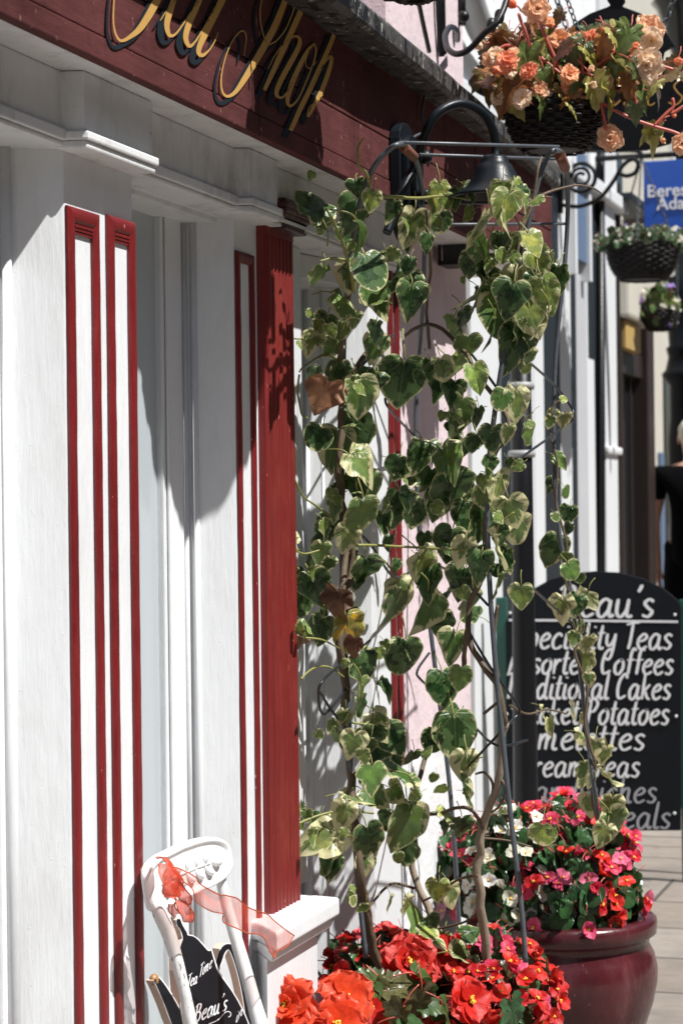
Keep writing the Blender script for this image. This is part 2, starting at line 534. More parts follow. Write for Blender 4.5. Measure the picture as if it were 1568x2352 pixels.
# sheer ribbon: one weave, thinner where it hangs single, thicker where it is folded in the knot
def sheer(name, lo, hi):
    mt, N, L, P = nodes_of(name)
    out = N['Material Output']
    P.inputs['Base Color'].default_value = (0.62, 0.075, 0.035, 1)
    P.inputs['Roughness'].default_value = 0.45
    tr = N.new('ShaderNodeBsdfTransparent'); tr.inputs[0].default_value = (1.0, 0.86, 0.83, 1)
    tl = N.new('ShaderNodeBsdfTranslucent'); tl.inputs[0].default_value = (0.7, 0.12, 0.06, 1)
    m1 = N.new('ShaderNodeMixShader'); m1.inputs[0].default_value = 0.4
    L.new(P.outputs[0], m1.inputs[1]); L.new(tl.outputs[0], m1.inputs[2])
    m2 = N.new('ShaderNodeMixShader')
    L.new(ramp(N, L, noise_tex(N, L, coords(N, L), 22, 3, 0.6), [(0.3, lo), (0.7, hi)]), m2.inputs[0])
    L.new(m1.outputs[0], m2.inputs[1]); L.new(tr.outputs[0], m2.inputs[2])
    L.new(m2.outputs[0], out.inputs[0])
    return mt
M['organza'] = sheer('orange_organza', 0.52, 0.78)
M['organza_folded'] = sheer('folded_orange_organza', 0.12, 0.42)
M['organza_edge'] = plain('copper_wire_edge', (0.40, 0.07, 0.025), 0.4, vary=0.5, nscale=200)

# paving slabs
mt, N, L, P = nodes_of('stone_paving')
v = coords(N, L)
br = N.new('ShaderNodeTexBrick')
br.offset = 0.5
br.inputs['Scale'].default_value = 1.0
br.inputs['Brick Width'].default_value = 0.9
br.inputs['Row Height'].default_value = 0.5
br.inputs['Mortar Size'].default_value = 0.008
br.inputs['Mortar Smooth'].default_value = 0.2
br.inputs['Bias'].default_value = 0.0
br.inputs['Color1'].default_value = (0.185, 0.152, 0.125, 1)
br.inputs['Color2'].default_value = (0.235, 0.205, 0.178, 1)
br.inputs['Mortar'].default_value = (0.05, 0.045, 0.04, 1)
mp = N.new('ShaderNodeMapping'); mp.inputs['Rotation'].default_value = (0, 0, math.radians(90))
tc = N.new('ShaderNodeTexCoord')
L.new(tc.outputs['Object'], mp.inputs[0]); L.new(mp.outputs[0], br.inputs['Vector'])
g = noise_tex(N, L, coords(N, L, (2.5, 1, 1)), 9, 8, 0.7)
c = N.new('ShaderNodeMix'); c.data_type = 'RGBA'; c.blend_type = 'MULTIPLY'; c.inputs[0].default_value = 0.8
L.new(br.outputs[0], c.inputs[6]); L.new(ramp(N, L, g, [(0.3, 0.72), (0.7, 1.12)]), c.inputs[7])
st_ = ramp(N, L, noise_tex(N, L, v, 1.7, 6, 0.7), [(0.48, 0.0), (0.66, 0.55)])
gum = ramp(N, L, noise_tex(N, L, v, 17, 2, 0.5), [(0.73, 0.0), (0.75, 0.7)])
cc = mixc(N, L, st_, c.outputs[2], (0.10, 0.09, 0.08))
cc = mixc(N, L, gum, cc, (0.07, 0.065, 0.06))
L.new(cc, P.inputs['Base Color'])
P.inputs['Roughness'].default_value = 0.8
bump(N, L, P, math_n(N, L, 'ADD', math_n(N, L, 'MULTIPLY', br.outputs['Fac'], -1.5), math_n(N, L, 'MULTIPLY', g, 0.5)), 0.006)
M['paving'] = mt
M['asphalt'] = plain('asphalt', (0.05, 0.05, 0.052), 0.9, vary=0.3, nscale=60, bscale=120, bdist=0.004)
M['kerb'] = plain('granite_kerb', (0.30, 0.29, 0.28), 0.8, vary=0.2, nscale=50, bscale=60, bdist=0.003)

# ------------------------------------------------------------------ ground
bm = bmesh.new(); box(bm, -6, 60, -2.2, 3.2, -0.12, 0.0)
o = build('pavement', bm, M['paving']); o['kind'] = 'structure'
bm = bmesh.new()
sl_ = [(9.3, 0.002), (11.2, 0.10), (13.0, 0.22), (15.0, 0.25), (60, 0.25)]
va = [bm.verts.new((x, -2.19, z)) for x, z in sl_]; vb = [bm.verts.new((x, 3.1, z)) for x, z in sl_]
for k in range(len(sl_) - 1):
    bm.faces.new((va[k], va[k + 1], vb[k + 1], vb[k]))
    if k:
        w = [bm.verts.new((x, -2.19, -0.05)) for x in (sl_[k][0], sl_[k + 1][0])]
        bm.faces.new((va[k], w[0], w[1], va[k + 1]))
o = build('rising_pavement', bm, M['paving'], recalc=False); o['kind'] = 'structure'
bm = bmesh.new(); box(bm, -6, 60, -2.34, -2.204, -0.14, 0.004)
o = build('kerb', bm, M['kerb'], bevel=0.015); o['kind'] = 'structure'
bm = bmesh.new(); box(bm, -150, 200, -150, -2.344, -0.3, -0.12)
o = build('road', bm, M['asphalt']); o['kind'] = 'structure'

# ------------------------------------------------------------------ the tea shop
SOF = 2.137
shop = thing('tea_shop', 'white painted tea shop front with red striped pilasters under a maroon lettered fascia', 'shop', (3.6, 1.6, 0))
xs = px_(20, 1000, 1.510)
P1a, P1b = 3.103, 3.372
xc = px_(410, 900, 1.56)
P2a = px_(537, 590, 1.46)
P2b = px_(590, 590, 1.46)
CLb = px_(690, 2050, 1.44)
P3a, P3b = 4.797, 5.035
xr = px_(704, 1500, 1.585)
poly = [(0.6, 1.575), (xs - 0.05, 1.575), (xs - 0.03, 1.515), (xs, 1.510), (P1a, 1.43), (P1b, 1.43), (P1b, 1.58), (xc, 1.575), (xc + 0.004, 1.553),
        (px_(450, 1000, 1.528), 1.528), (P2a, 1.46), (P2b, 1.46), (CLb, 1.463), (CLb, 1.62), (xr, 1.62), (xr, 1.585), (P3a, 1.45), (P3b, 1.45), (P3b, 2.6), (0.6, 2.6)]
bm = bmesh.new(); prism(bm, poly, 0, SOF - 0.001)
build('wall', bm, M['white'], shop, bevel=0.003)
# upright beads where the splayed boards meet the window stiles
bm = bmesh.new()
x45 = px_(450, 1000, 1.528)
for bx, by, br_ in ((xs - 0.010, 1.507, 0.010), (xs - 0.043, 1.530, 0.014), (xc - 0.006, 1.556, 0.006), (xc + 0.004, 1.548, 0.007), (x45 - 0.002, 1.529, 0.007), (xr + 0.004, 1.580, 0.006), (xr + 0.022, 1.548, 0.004)):
    tube(bm, [(bx, by, 0.05), (bx, by, SOF - 0.1)], br_, n=12)
build('bead_moulding', bm, M['white'], shop)

def rect_moulding(bm, x0, x1, z0, z1, w, d, h, steps=7):
    """picture-frame moulding round a rectangle on the plane y = d, standing h proud"""
    prof = [(0, 0)]
    for k in range(steps + 1):
        a = math.pi * k / steps
        prof.append((w * (0.5 - 0.5 * math.cos(a)), h * (0.35 + 0.65 * math.sin(a)) if 0 < k < steps else h * 0.45))
    prof.append((w, 0))
    loops = []
    for t, hh in prof:
        loops.append([bm.verts.new(c) for c in ((x0 + t, d - hh, z0 + t), (x1 - t, d - hh, z0 + t), (x1 - t, d - hh, z1 - t), (x0 + t, d - hh, z1 - t))])
    for a, b in zip(loops, loops[1:]):
        for k in range(4):
            bm.faces.new((a[k], a[(k + 1) % 4], b[(k + 1) % 4], b[k]))
    long_ = [e for e in bm.edges if abs(e.verts[0].co.z - e.verts[1].co.z) > 0.5]
    bmesh.ops.subdivide_edges(bm, edges=long_, cuts=90, use_grid_fill=True)
    for v in bm.verts:                      # hand-worked timber and brushed paint lines are never quite straight
        q = v.co
        v.co.x += 0.0011 * noise.noise(Vector((q.x * 60, 1.3, q.z * 7))) + 0.0006 * noise.noise(Vector((q.x * 90, 5.1, q.z * 38)))
        v.co.y += 0.0005 * noise.noise(Vector((q.x * 60, 9.3, q.z * 25)))

pw = P1b - P1a
zt1 = pz_(170, 478, 1.43)
zt2 = pz_(270, 502, 1.43)
for a, b, zt in ((0.0, 0.455, zt1), (0.575, 1.0, zt2)):
    bm = bmesh.new()
    rect_moulding(bm, P1a + pw * a + 0.001, P1a + pw * b - 0.001, 0.28, zt, 0.025, 1.429, 0.0085)
    fr = build('panel_moulding', bm, M['red'], shop)
    bm = bmesh.new()                                   # small ogee under the head of each panel
    xa_, xb_ = P1a + pw * a + 0.0265, P1a + pw * b - 0.0265
    for k, (dz, hh) in enumerate(((0.0262, 0.006), (0.0315, 0.0045), (0.0367, 0.003))):
        box(bm, xa_, xb_, 1.4285 - hh, 1.4285, zt - dz - 0.005, zt - dz)
    build('panel_head', bm, M['red'], fr, bevel=0.001)
zt3 = pz_(560, 582, 1.46)
bm = bmesh.new()
rect_moulding(bm, P2a + 0.001, px_(581, 600, 1.458), 0.28, zt3, 0.021, 1.459, 0.007)
build('panel_moulding', bm, M['red'], shop)
bm = bmesh.new()
rect_moulding(bm, px_(889, 830, 1.45), P3b - 0.004, 0.84, pz_(895, 575, 1.45), 0.030, 1.449, 0.009)
build('panel_moulding', bm, M['red'], shop)

# fluted red column on its sill
cz0 = pz_(690, 2055, 1.44)
czf = pz_(640, 545, 1.44)
czt = pz_(650, 512, 1.44)
fx0, fx1 = P2b + 0.012, CLb
front = [(P2b - 0.004, 1.462), (P2b - 0.002, 1.446), (P2b + 0.006, 1.440), (P2b + 0.011, 1.446), (fx0 + 0.006, 1.446), (fx0 + 0.010, 1.440)]
nf = 6
for k in range(nf):
    a0 = fx0 + 0.012 + (fx1 - fx0 - 0.018) * k / nf
    a1 = fx0 + 0.012 + (fx1 - fx0 - 0.018) * (k + 1) / nf
    w_ = a1 - a0
    front.append((a0 + w_ * 0.10, 1.440))
    for q in range(1, 6):
        t = q / 6
        front.append((a0 + w_ * (0.12 + 0.76 * t), 1.440 + 0.006 * math.sin(math.pi * t)))
    front.append((a0 + w_ * 0.90, 1.440))
front += [(fx1, 1.440), (fx1 + 0.002, 1.462), (fx1 + 0.002, 1.50), (P2b - 0.004, 1.50)]
bm = bmesh.new()
prism(bm, front, cz0 - 0.06, czf)
box(bm, P2b - 0.003, fx1 + 0.001, 1.4395, 1.50, czf, czt + 0.05)
colm = build('fluted_column', bm, M['red_column'], shop)
bm = bmesh.new()
zc = pz_(650, 516, 1.41)
for dz, out in ((0.0, 0.004), (0.010, 0.007), (0.018, 0.013), (0.026, 0.017), (0.036, 0.020), (0.044, 0.014)):
    box(bm, P2b + 0.03 - out, fx1 + out, 1.418 - out, 1.47, zc + dz, zc + dz + 0.0105)
box(bm, P2b + 0.03, fx1 + 0.001, 1.409, 1.45, czt - 0.022, zc - 0.0002)
build('capital', bm, paint('dark_oxblood_paint', (0.055, 0.012, 0.012), 0.4, dirt=(0.16, 0.10, 0.08), dirt_amt=0.6, chips=(0.4, 0.3, 0.25), chip_at=0.68), colm, bevel=0.003)

# sill and plinth below the column
sz = pz_(650, 2195, 1.372)
bm = bmesh.new()
sx0, sx1 = px_(636, 2185, 1.372), px_(781, 2090, 1.372)
slx = px_(586, 2150, 1.452)
prism(bm, [(sx0, 1.372), (sx1, 1.372), (sx1 + 0.05, 1.62), (slx, 1.62), (slx, 1.452)], sz + 0.012, sz + 0.05)
prism(bm, [(sx0 + 0.01, 1.386), (sx1 - 0.01, 1.386), (sx1 + 0.03, 1.62), (slx + 0.012, 1.62), (slx + 0.012, 1.455)], sz - 0.012, sz + 0.012)
build('sill', bm, M['white'], shop, bevel=0.009, seg=4)
bm = bmesh.new()
prism(bm, [(sx0 + 0.035, 1.405), (sx1 - 0.05, 1.405), (sx1 - 0.02, 1.62), (slx + 0.02, 1.62), (slx + 0.02, 1.457)], 0.0, sz - 0.012)
build('plinth', bm, M['white'], shop, bevel=0.004)

# entablature with corbel blocks
bm = bmesh.new()
EZ = 2.04
box(bm, 0.6, P3b - 0.004, 1.42, 1.58, EZ, SOF - 0.0005)
box(bm, 0.6, P3b - 0.002, 1.411, 1.58, EZ - 0.012, EZ + 0.006)
box(bm, 0.6, P3b - 0.003, 1.417, 1.58, EZ - 0.020, EZ - 0.0125)
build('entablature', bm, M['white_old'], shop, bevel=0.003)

def corbel(xa, xb, yf, z0):
    bm = bmesh.new()
    prism(bm, [(xa - 0.012, 1.43), (xa, yf), (xb, yf), (xb + 0.012, 1.43)], z0 + 0.02, SOF - 0.0008)
    prism(bm, [(xa - 0.020, 1.43), (xa - 0.007, yf - 0.009), (xb + 0.007, yf - 0.009), (xb + 0.020, 1.43)], z0 + 0.006, z0 + 0.0195)
    prism(bm, [(xa - 0.014, 1.43), (xa - 0.003, yf - 0.004), (xb + 0.003, yf - 0.004), (xb + 0.014, 1.43)], z0 - 0.006, z0 + 0.0055)
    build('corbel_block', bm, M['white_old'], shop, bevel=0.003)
corbel(px_(195, 250, 1.385), px_(350, 300, 1.385), 1.385, pz_(195, 330, 1.385))
corbel(px_(574, 400, 1.392), px_(637, 420, 1.392), 1.392, pz_(574, 478, 1.392))

# window head, frame and pane between the first two pilasters
bm = bmesh.new()
zh0, zh1 = pz_(380, 487, 1.525), pz_(330, 395, 1.50)
box(bm, P1b + 0.001, P2a + 0.02, 1.475, 1.57, zh1 - 0.02, EZ - 0.0212)
box(bm, P1b + 0.001, xc + 0.05, 1.488, 1.57, zh1 - 0.05, zh1 - 0.0205)
box(bm, P1b + 0.001, xc + 0.02, 1.512, 1.57, zh0, zh1 - 0.0505)
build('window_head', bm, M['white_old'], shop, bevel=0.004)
bm = bmesh.new()
st = px_(378, 900, 1.548)
box(bm, st, xc - 0.002, 1.552, 1.574, 0.3, zh0)
box(bm, st + 0.012, xc - 0.014, 1.545, 1.551, 0.3, zh0)
box(bm, P1b + 0.004, st, 1.554, 1.574, 0.3, 0.42)
wf = build('window_frame', bm, M['white'], shop, bevel=0.003)
bm = bmesh.new(); box(bm, P1b + 0.004, st + 0.004, 1.565, 1.573, 0.42, zh0 + 0.01)
build('pane', bm, M['blind_glass'], wf)

# the recess behind the fluted column: a door frame and a glazed transom deep in the reveal
bm = bmesh.new()
fxa = CLb + 0.003
fxb = px_(698, 1500, 1.50)
box(bm, fxa, fxb, 1.497, 1.62, sz + 0.051, EZ - 0.0212)
ztr = pz_(740, 650, 1.53)
prism(bm, [(fxb, 1.56), (xr + 0.012, 1.556), (P3a - 0.03, 1.49), (P3a - 0.012, 1.47), (P3a - 0.012, 1.60), (fxb, 1.61)], ztr - 0.012, ztr + 0.006)
prism(bm, [(fxb, 1.54), (P3a - 0.02, 1.470), (P3a - 0.02, 1.6), (fxb, 1.6)], EZ - 0.075, EZ - 0.0212)
df = build('door_frame', bm, M['white'], shop, bevel=0.003)
bm = bmesh.new(); box(bm, fxb, xr - 0.001, 1.600, 1.6195, 0.06, EZ - 0.08)
build('pane', bm, M['blind_glass'], df)
# bell push on the last white pilaster
bm = bmesh.new()
q = pt(867, 830, 1.449)
box(bm, q.x - 0.035, q.x + 0.055, 1.432, 1.4495, q.z - 0.035, q.z + 0.04)
bp = build('bell_box', bm, M['cream'], shop, bevel=0.004)

# soffit, fascia boards, gutter, wall above
bm = bmesh.new(); box(bm, 0.6, 6.24, 1.332, 1.62, SOF, SOF + 0.014)
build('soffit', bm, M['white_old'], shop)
bm = bmesh.new()
rng = random.Random(4)
rows = ((SOF - 0.004, 2.1695, 1.3245), (2.1715, 2.2595, 1.3265), (2.2625, 2.425, 1.325))
cuts = [0.6, 1.7, 2.35, 3.715, 4.33, 4.79, 5.03, 5.33, 5.72, 6.245]
for z0, z1, d_ in rows:
    for a, b in zip(cuts, cuts[1:]):
        w_ = rng.uniform(-0.0012, 0.0012)
        box(bm, a + 0.0014, b - 0.0014, d_ + w_, 1.345, z0, z1)
box(bm, 0.62, 6.238, 1.338, 1.36, SOF + 0.002, 2.42)
fas = build('fascia', bm, M['fascia'], shop, bevel=0.0022)
bm = bmesh.new()
gp = [(0.6, 1.215, 2.412), (2.5, 1.225, 2.412), (3.88, 1.235, 2.410), (4.9, 1.258, 2.405), (5.85, 1.290, 2.396), (6.27, 1.304, 2.392)]
sec = [(0.0, 0.004), (0.0, 0.036), (0.006, 0.045), (0.05, 0.056), (0.42, 0.085), (0.42, 0.03), (0.12, 0.0), (0.05, -0.004), (0.012, -0.004)]
sub = smooth_path(gp, 14)
rings = []
for i, p in enumerate(sub):
    wv = 0.0035 * noise.noise(Vector((p.x * 3.1, 1.7, 0)))
    rings.append([bm.verts.new((p.x, p.y + a + wv + 0.003 * noise.noise(Vector((p.x * 7, a * 50, 3))), p.z + b + wv)) for a, b in sec])
for a, b in zip(rings, rings[1:]):
    for k in range(len(sec)):
        bm.faces.new((a[k], a[(k + 1) % len(sec)], b[(k + 1) % len(sec)], b[k]))
bm.faces.new(rings[0]); bm.faces.new(rings[-1][::-1])
gut = build('gutter', bm, M['gutter'], shop)
bm = bmesh.new()
q = pt(1120, 230, 1.33)
lead = [pt(1085, 178, 1.36), pt(1105, 200, 1.34), pt(1130, 215, 1.34), pt(1152, 245, 1.34), pt(1160, 268, 1.34)]
tube(bm, smooth_path(lead, 5), [0.006] + [0.02] * 19 + [0.008] * 1, n=8)
build('lead_flashing', bm, M['slate_paint'], gut)
bm = bmesh.new(); box(bm, 0.6, P3b - 0.002, 1.64, 2.6, SOF + 0.3, 6.5)
build('upper_wall', bm, M['pink'], shop)

# lettering of the fascia, drawn on its face
def fmap(D):
    def f(v):      # v in the tracing's own units
        return pt((380 + v.x / 1.4255) * 0.57415, (v.y / 1.4255) * 0.57415, D)
    return f
LET = [
    ([(-60, -130), (20, -190), (140, -205), (300, -190), (450, -215), (560, -290)], [8, 22, 34, 34, 24, 6]),
    ([(150, -170), (118, -60), (107, 60), (108, 140), (122, 200), (150, 232), (195, 214), (255, 165), (305, 92), (345, 20), (400, -80), (450, -180)], [6, 7, 9, 9, 12, 18, 26, 42, 50, 50, 46, 40]),
    ([(372, 118), (410, 60), (455, 5), (520, -70)], [5, 8, 8, 6]),
    ([(560, -160), (470, -40), (430, 60), (412, 130), (416, 180), (432, 204), (462, 192), (505, 135), (555, 60), (600, -10), (660, -100)], [8, 30, 42, 38, 30, 22, 14, 10, 9, 8, 6]),
    ([(690, -120), (620, -40), (570, 60), (532, 150), (518, 215), (538, 262), (570, 240), (615, 170), (660, 90), (720, -20)], [8, 28, 40, 40, 34, 24, 13, 10, 10, 8]),
    ([(790, -140), (735, -20), (680, 90), (630, 190), (598, 262), (592, 300), (610, 316), (632, 304), (662, 272), (690, 220), (703, 182)], [46, 46, 46, 44, 36, 30, 24, 18, 9, 7, 4]),
    ([(850, 318), (860, 250), (862, 205), (845, 176), (815, 192), (775, 250), (742, 335), (722, 430), (722, 500), (738, 540), (765, 548), (805, 520), (850, 455), (905, 365), (965, 262), (1020, 160), (1070, 40), (1110, -80), (1140, -170)], [3, 6, 8, 9, 8, 7, 7, 8, 10, 14, 20, 28, 38, 44, 46, 44, 40, 34, 26]),
    ([(985, 258), (958, 190), (942, 100), (950, 10), (985, -100)], [5, 7, 8, 7, 5]),
    ([(985, 258), (1035, 232), (1085, 170), (1120, 90), (1150, 0), (1165, -80)], [8, 9, 8, 8, 7, 5]),
    ([(1240, -120), (1200, 0), (1130, 160), (1060, 310), (1005, 430), (965, 515)], [36, 38, 38, 36, 32, 22]),
    ([(985, 395), (1030, 310), (1085, 240), (1135, 208), (1163, 216), (1165, 255), (1130, 330), (1085, 410), (1050, 480), (1034, 530), (1050, 556), (1078, 548), (1115, 490), (1150, 420)], [4, 7, 9, 13, 20, 30, 36, 36, 34, 28, 18, 12, 8, 5]),
    ([(1255, 248), (1215, 285), (1165, 380), (1125, 470), (1100, 550), (1100, 592), (1122, 602), (1160, 560), (1210, 450), (1248, 350), (1260, 285), (1245, 250), (1222, 285), (1200, 360), (1225, 390), (1262, 350)], [10, 22, 32, 34, 30, 22, 16, 10, 9, 9, 10, 9, 6, 6, 6, 5]),
    ([(1375, 165), (1330, 280), (1280, 390), (1225, 510), (1175, 610), (1140, 690), (1115, 745)], [26, 30, 32, 32, 32, 32, 28]),
    ([(1235, 500), (1280, 405), (1320, 345), (1342, 322), (1348, 345), (1328, 420), (1290, 520), (1250, 600), (1222, 655), (1212, 660), (1222, 612), (1260, 580), (1300, 540)], [4, 7, 11, 18, 24, 30, 30, 26, 18, 9, 6, 5, 3]),
]
for nm, D_, dx, dy, grow, mat_ in (('lettering', 1.3208, 0, 0, 0.86, M['gold']), ('letter_shadow', 1.3222, -36, 40, 1.0, M['letter_shade'])):
    bm = bmesh.new()
    mf = fmap(D_)
    for pts, w in LET:
        P3 = [Vector((a + dx, b + dy, i_ * 0.0)) for i_, (a, b) in enumerate(pts)]
        per = 6
        sp = smooth_path(P3, per)
        ws = []
        for i_ in range(len(pts) - 1):
            for k in range(per):
                ws.append((w[i_] + (w[i_ + 1] - w[i_]) * k / per) * grow)
        ws.append(w[-1] * grow)
        if nm == 'letter_shadow':
            ws = [x + 4 for x in ws]
        strip(bm, stroke2d(sp, ws), mf)
    o = build(nm, bm, mat_, fas, recalc=False)

# ------------------------------------------------------------------ pink house next door (flush with the shop)
pinkh = thing('pink_house', 'pink rendered house wall beyond the red striped end pilaster, white band at its foot', 'house', (5.4, 1.6, 0))
PKx = px_(1065, 300, 1.47)
bm = bmesh.new(); box(bm, P3b + 0.001, PKx, 1.47, 2.6, 0, 6.5)
build('wall', bm, M['pink'], pinkh)
bm = bmesh.new(); box(bm, P3b + 0.002, PKx + 0.004, 1.462, 1.4695, 0, 0.834)
build('base_band', bm, M['render_white'], pinkh)

# ------------------------------------------------------------------ white shop set back beyond it
DN = 2.1
def wx(xi, y=1000, d=DN):
    return px_(xi, y, d)
wsh = thing('white_shop', 'white rendered shop set back beyond the pink wall, slim pilasters and dark windows', 'shop', (10, 2.4, 0))
wx_end = wx(1422)
bm = bmesh.new(); box(bm, PKx + 0.002, wx_end, DN + 0.06, 4.0, 0, 7.0)
box(bm, PKx + 0.002, wx_end - 0.01, DN - 0.001, DN + 0.0605, 3.06, 7.0)
build('wall', bm, M['render_white'], wsh)
def upright(name, x0, x1, mat_, proud, z0=0.0, z1=3.05, parent=wsh):
    bm = bmesh.new()
    box(bm, wx(x0, 1000, DN - proud), wx(x1, 1000, DN - proud), DN - proud, DN + 0.062, z0, z1)
    return build(name, bm, mat_, parent, bevel=0.006)
upright('pilaster', 1070, 1083, M['grey_pipe'], 0.0, 0, 3.05)  # shade along the frame edge, put in as a grey strip
upright('pilaster', 1084, 1150, M['far_white'], 0.002)
upright('window', 1150, 1200, M['dark_slate'], 0.0, 0.9, 2.75)
upright('stall_riser', 1150, 1200, M['far_white'], 0.001, 0, 0.89)
upright('pilaster', 1201, 1226, M['far_white'], 0.002)
upright('pilaster', 1228, 1250, M['far_white'], 0.004)
upright('door', 1251, 1287, M['dark_slate'], 0.0)
upright('pilaster', 1288, 1313, M['far_white'], 0.003)
upright('shadow_strip', 1313, 1325, M['dark_slate'], 0.0)  # flush dark strip painted in for the shadow line between pilasters
upright('pilaster', 1326, 1349, M['grey_white'], 0.002)
upright('pilaster', 1350, 1366, M['far_white'], 0.004)
upright('recess_board', 1366, 1390, M['dark_slate'], 0.0)
bm = bmesh.new()
tube(bm, [pt(1378, 340, DN - 0.02), pt(1380, 1900, DN - 0.02)], 0.022, n=10)
build('cable_pipe', bm, M['black_iron'], wsh)
bm = bmesh.new()
xa_, xb_ = wx(1391, 1000, DN - 0.03), wx(1418, 1000, DN - 0.03)
box(bm, xa_, xb_, DN - 0.03, DN + 0.04, 0.05, 4.5)
z = pz_(1405, 1035, DN - 0.03)
box(bm, xa_ - 0.03, xb_ + 0.03, DN - 0.05, DN + 0.05, z - 0.02, z + 0.02)
build('downpipe', bm, M['far_white'], wsh, bevel=0.012)
# upper lights behind the scroll bracket
bm = bmesh.new()
box(bm, wx(1306), wx(1338), DN - 0.035, DN + 0.02, pz_(1320, 600, DN), pz_(1320, 352, DN))
uw = build('window', bm, M['blue_paint_and_reflection'], wsh)  # blue reflection in the glass put into a flat colour
bm = bmesh.new()
for a in (1304, 1338):
    box(bm, wx(a - 2), wx(a + 3), DN - 0.05, DN + 0.02, pz_(1320, 640, DN), pz_(1320, 345, DN))
build('frame', bm, M['far_white'], uw)
upright('upper_post', 1353, 1369, M['dark_slate'], 0.006, 2.2, 3.04)
bm = bmesh.new()
tube(bm, smooth_path([pt(1068, -40, DN - 0.08), pt(1100, 60, DN - 0.08), pt(1150, 140, DN - 0.08), pt(1210, 215, DN - 0.08)], 5), 0.055, n=14)
build('waste_pipe', bm, M['grey_pipe'], wsh)
# cornice band over its shop windows
bm = bmesh.new(); box(bm, PKx + 0.01, wx_end - 0.02, DN - 0.07, DN, 3.02, 3.09)
build('cornice', bm, M['far_white'], wsh, bevel=0.01)

# ------------------------------------------------------------------ brown shop further on
bsh = thing('brown_shop', 'dark brown timber shopfront with an ochre sign over its doorway', 'shop', (13, 2.5, 0))
bx0, bx1 = wx_end + 0.01, wx(1500)
bm = bmesh.new(); box(bm, bx0, bx1, DN + 0.12, 4, 0, 6.5)
build('wall', bm, M['cream'], bsh)
bm = bmesh.new()
box(bm, bx0, wx(1427), DN - 0.01, DN + 0.119, 0, 3.2)
box(bm, wx(1484), bx1 - 0.01, DN - 0.01, DN + 0.119, 0, 3.2)
box(bm, wx(1427), wx(1484), DN + 0.02, DN + 0.119, pz_(1450, 860, DN), pz_(1450, 805, DN))
build('shopfront_frame', bm, M['dark_wood'], bsh, bevel=0.008)
bm = bmesh.new(); box(bm, wx(1427), wx(1484), DN + 0.075, DN + 0.12, 0.02, pz_(1450, 860, DN))
dr = build('door', bm, M['glass'], bsh)
bm = bmesh.new()
for a in (1440, 1456, 1472):
    box(bm, wx(a), wx(a + 2.5), DN + 0.06, DN + 0.075, 0.02, pz_(1450, 862, DN))
build('mullion', bm, M['dark_wood'], dr)
bm = bmesh.new(); box(bm, wx(1427), wx(1461), DN - 0.03, DN + 0.02, pz_(1440, 806, DN), pz_(1440, 742, DN))
build('signboard', bm, M['ochre'], bsh, bevel=0.006)
bm = bmesh.new()
box(bm, wx(1423), wx(1482), DN - 0.06, DN + 0.12, pz_(1450, 742, DN), pz_(1450, 560, DN))
build('blind_box', bm, M['cream'], bsh, bevel=0.02)
bm = bmesh.new()
box(bm, wx(1430), wx(1456), DN + 0.05, DN + 0.119, pz_(1440, 480, DN), pz_(1440, 352, DN))
ww = build('window', bm, M['glass'], bsh)
bm = bmesh.new()
box(bm, wx(1405), wx(1462), DN - 0.12, DN + 0.05, pz_(1440, 492, DN), pz_(1440, 474, DN))
build('sill', bm, M['dark_slate'], ww, bevel=0.01)
# last house at the end of the street
eh = thing('cream_house', 'pale cream house at the far end of the row with a blue stripe', 'house', (18, 2.6, 0))
DE = 3.0
wx2 = lambda xi: px_(xi, 1000, DE)
ex0, ex1 = bx1 + 0.01, wx2(1720)
bm = bmesh.new(); box(bm, ex0, ex1, DE, 5.5, 0, 8)
build('wall', bm, M['cream'], eh)
bm = bmesh.new(); box(bm, wx2(1508), wx2(1516), DE - 0.03, DE, 0.3, pz_(1510, 1040, DE)); build('painted_board', bm, M['blue_paint_and_reflection'], eh)
bm = bmesh.new(); box(bm, wx2(1522), wx2(1540), DE - 0.02, DE - 0.001, 0.4, pz_(1530, 870, DE)); build('window', bm, M['glass'], eh)
bm = bmesh.new(); box(bm, wx2(1541), wx2(1547), DE - 0.05, DE - 0.001, 0.1, 5); build('downpipe', bm, M['render_white'], eh)

# ------------------------------------------------------------------ unseen other side of the street, added to block low sky light
ot = thing('terrace', 'plain grey brown terrace across the road, opposite the tea shop and out of view', 'terrace', (8, -9.5, 0))
bm = bmesh.new(); box(bm, -12, 34, -13, -9.0, -0.12, 8.2)
build('wall', bm, plain('grey_brown_stucco', (0.16, 0.14, 0.12), 0.85, vary=0.2, nscale=2, bscale=20, bdist=0.004), ot)
for k in range(12):
    for zr in (1.0, 3.6, 6.0):
        bm = bmesh.new(); xq = -10.5 + k * 3.7
        box(bm, xq, xq + 1.3, -9.0, -8.96, zr, zr + 1.5)
        w_ = build('window', bm, M['glass'], ot)
bm = bmesh.new(); prism(bm, [(-12.2, -8.8), (34.2, -8.8), (34.2, -13.2), (-12.2, -13.2)], 8.2, 8.35)
build('roof', bm, M['dark_slate'], ot)

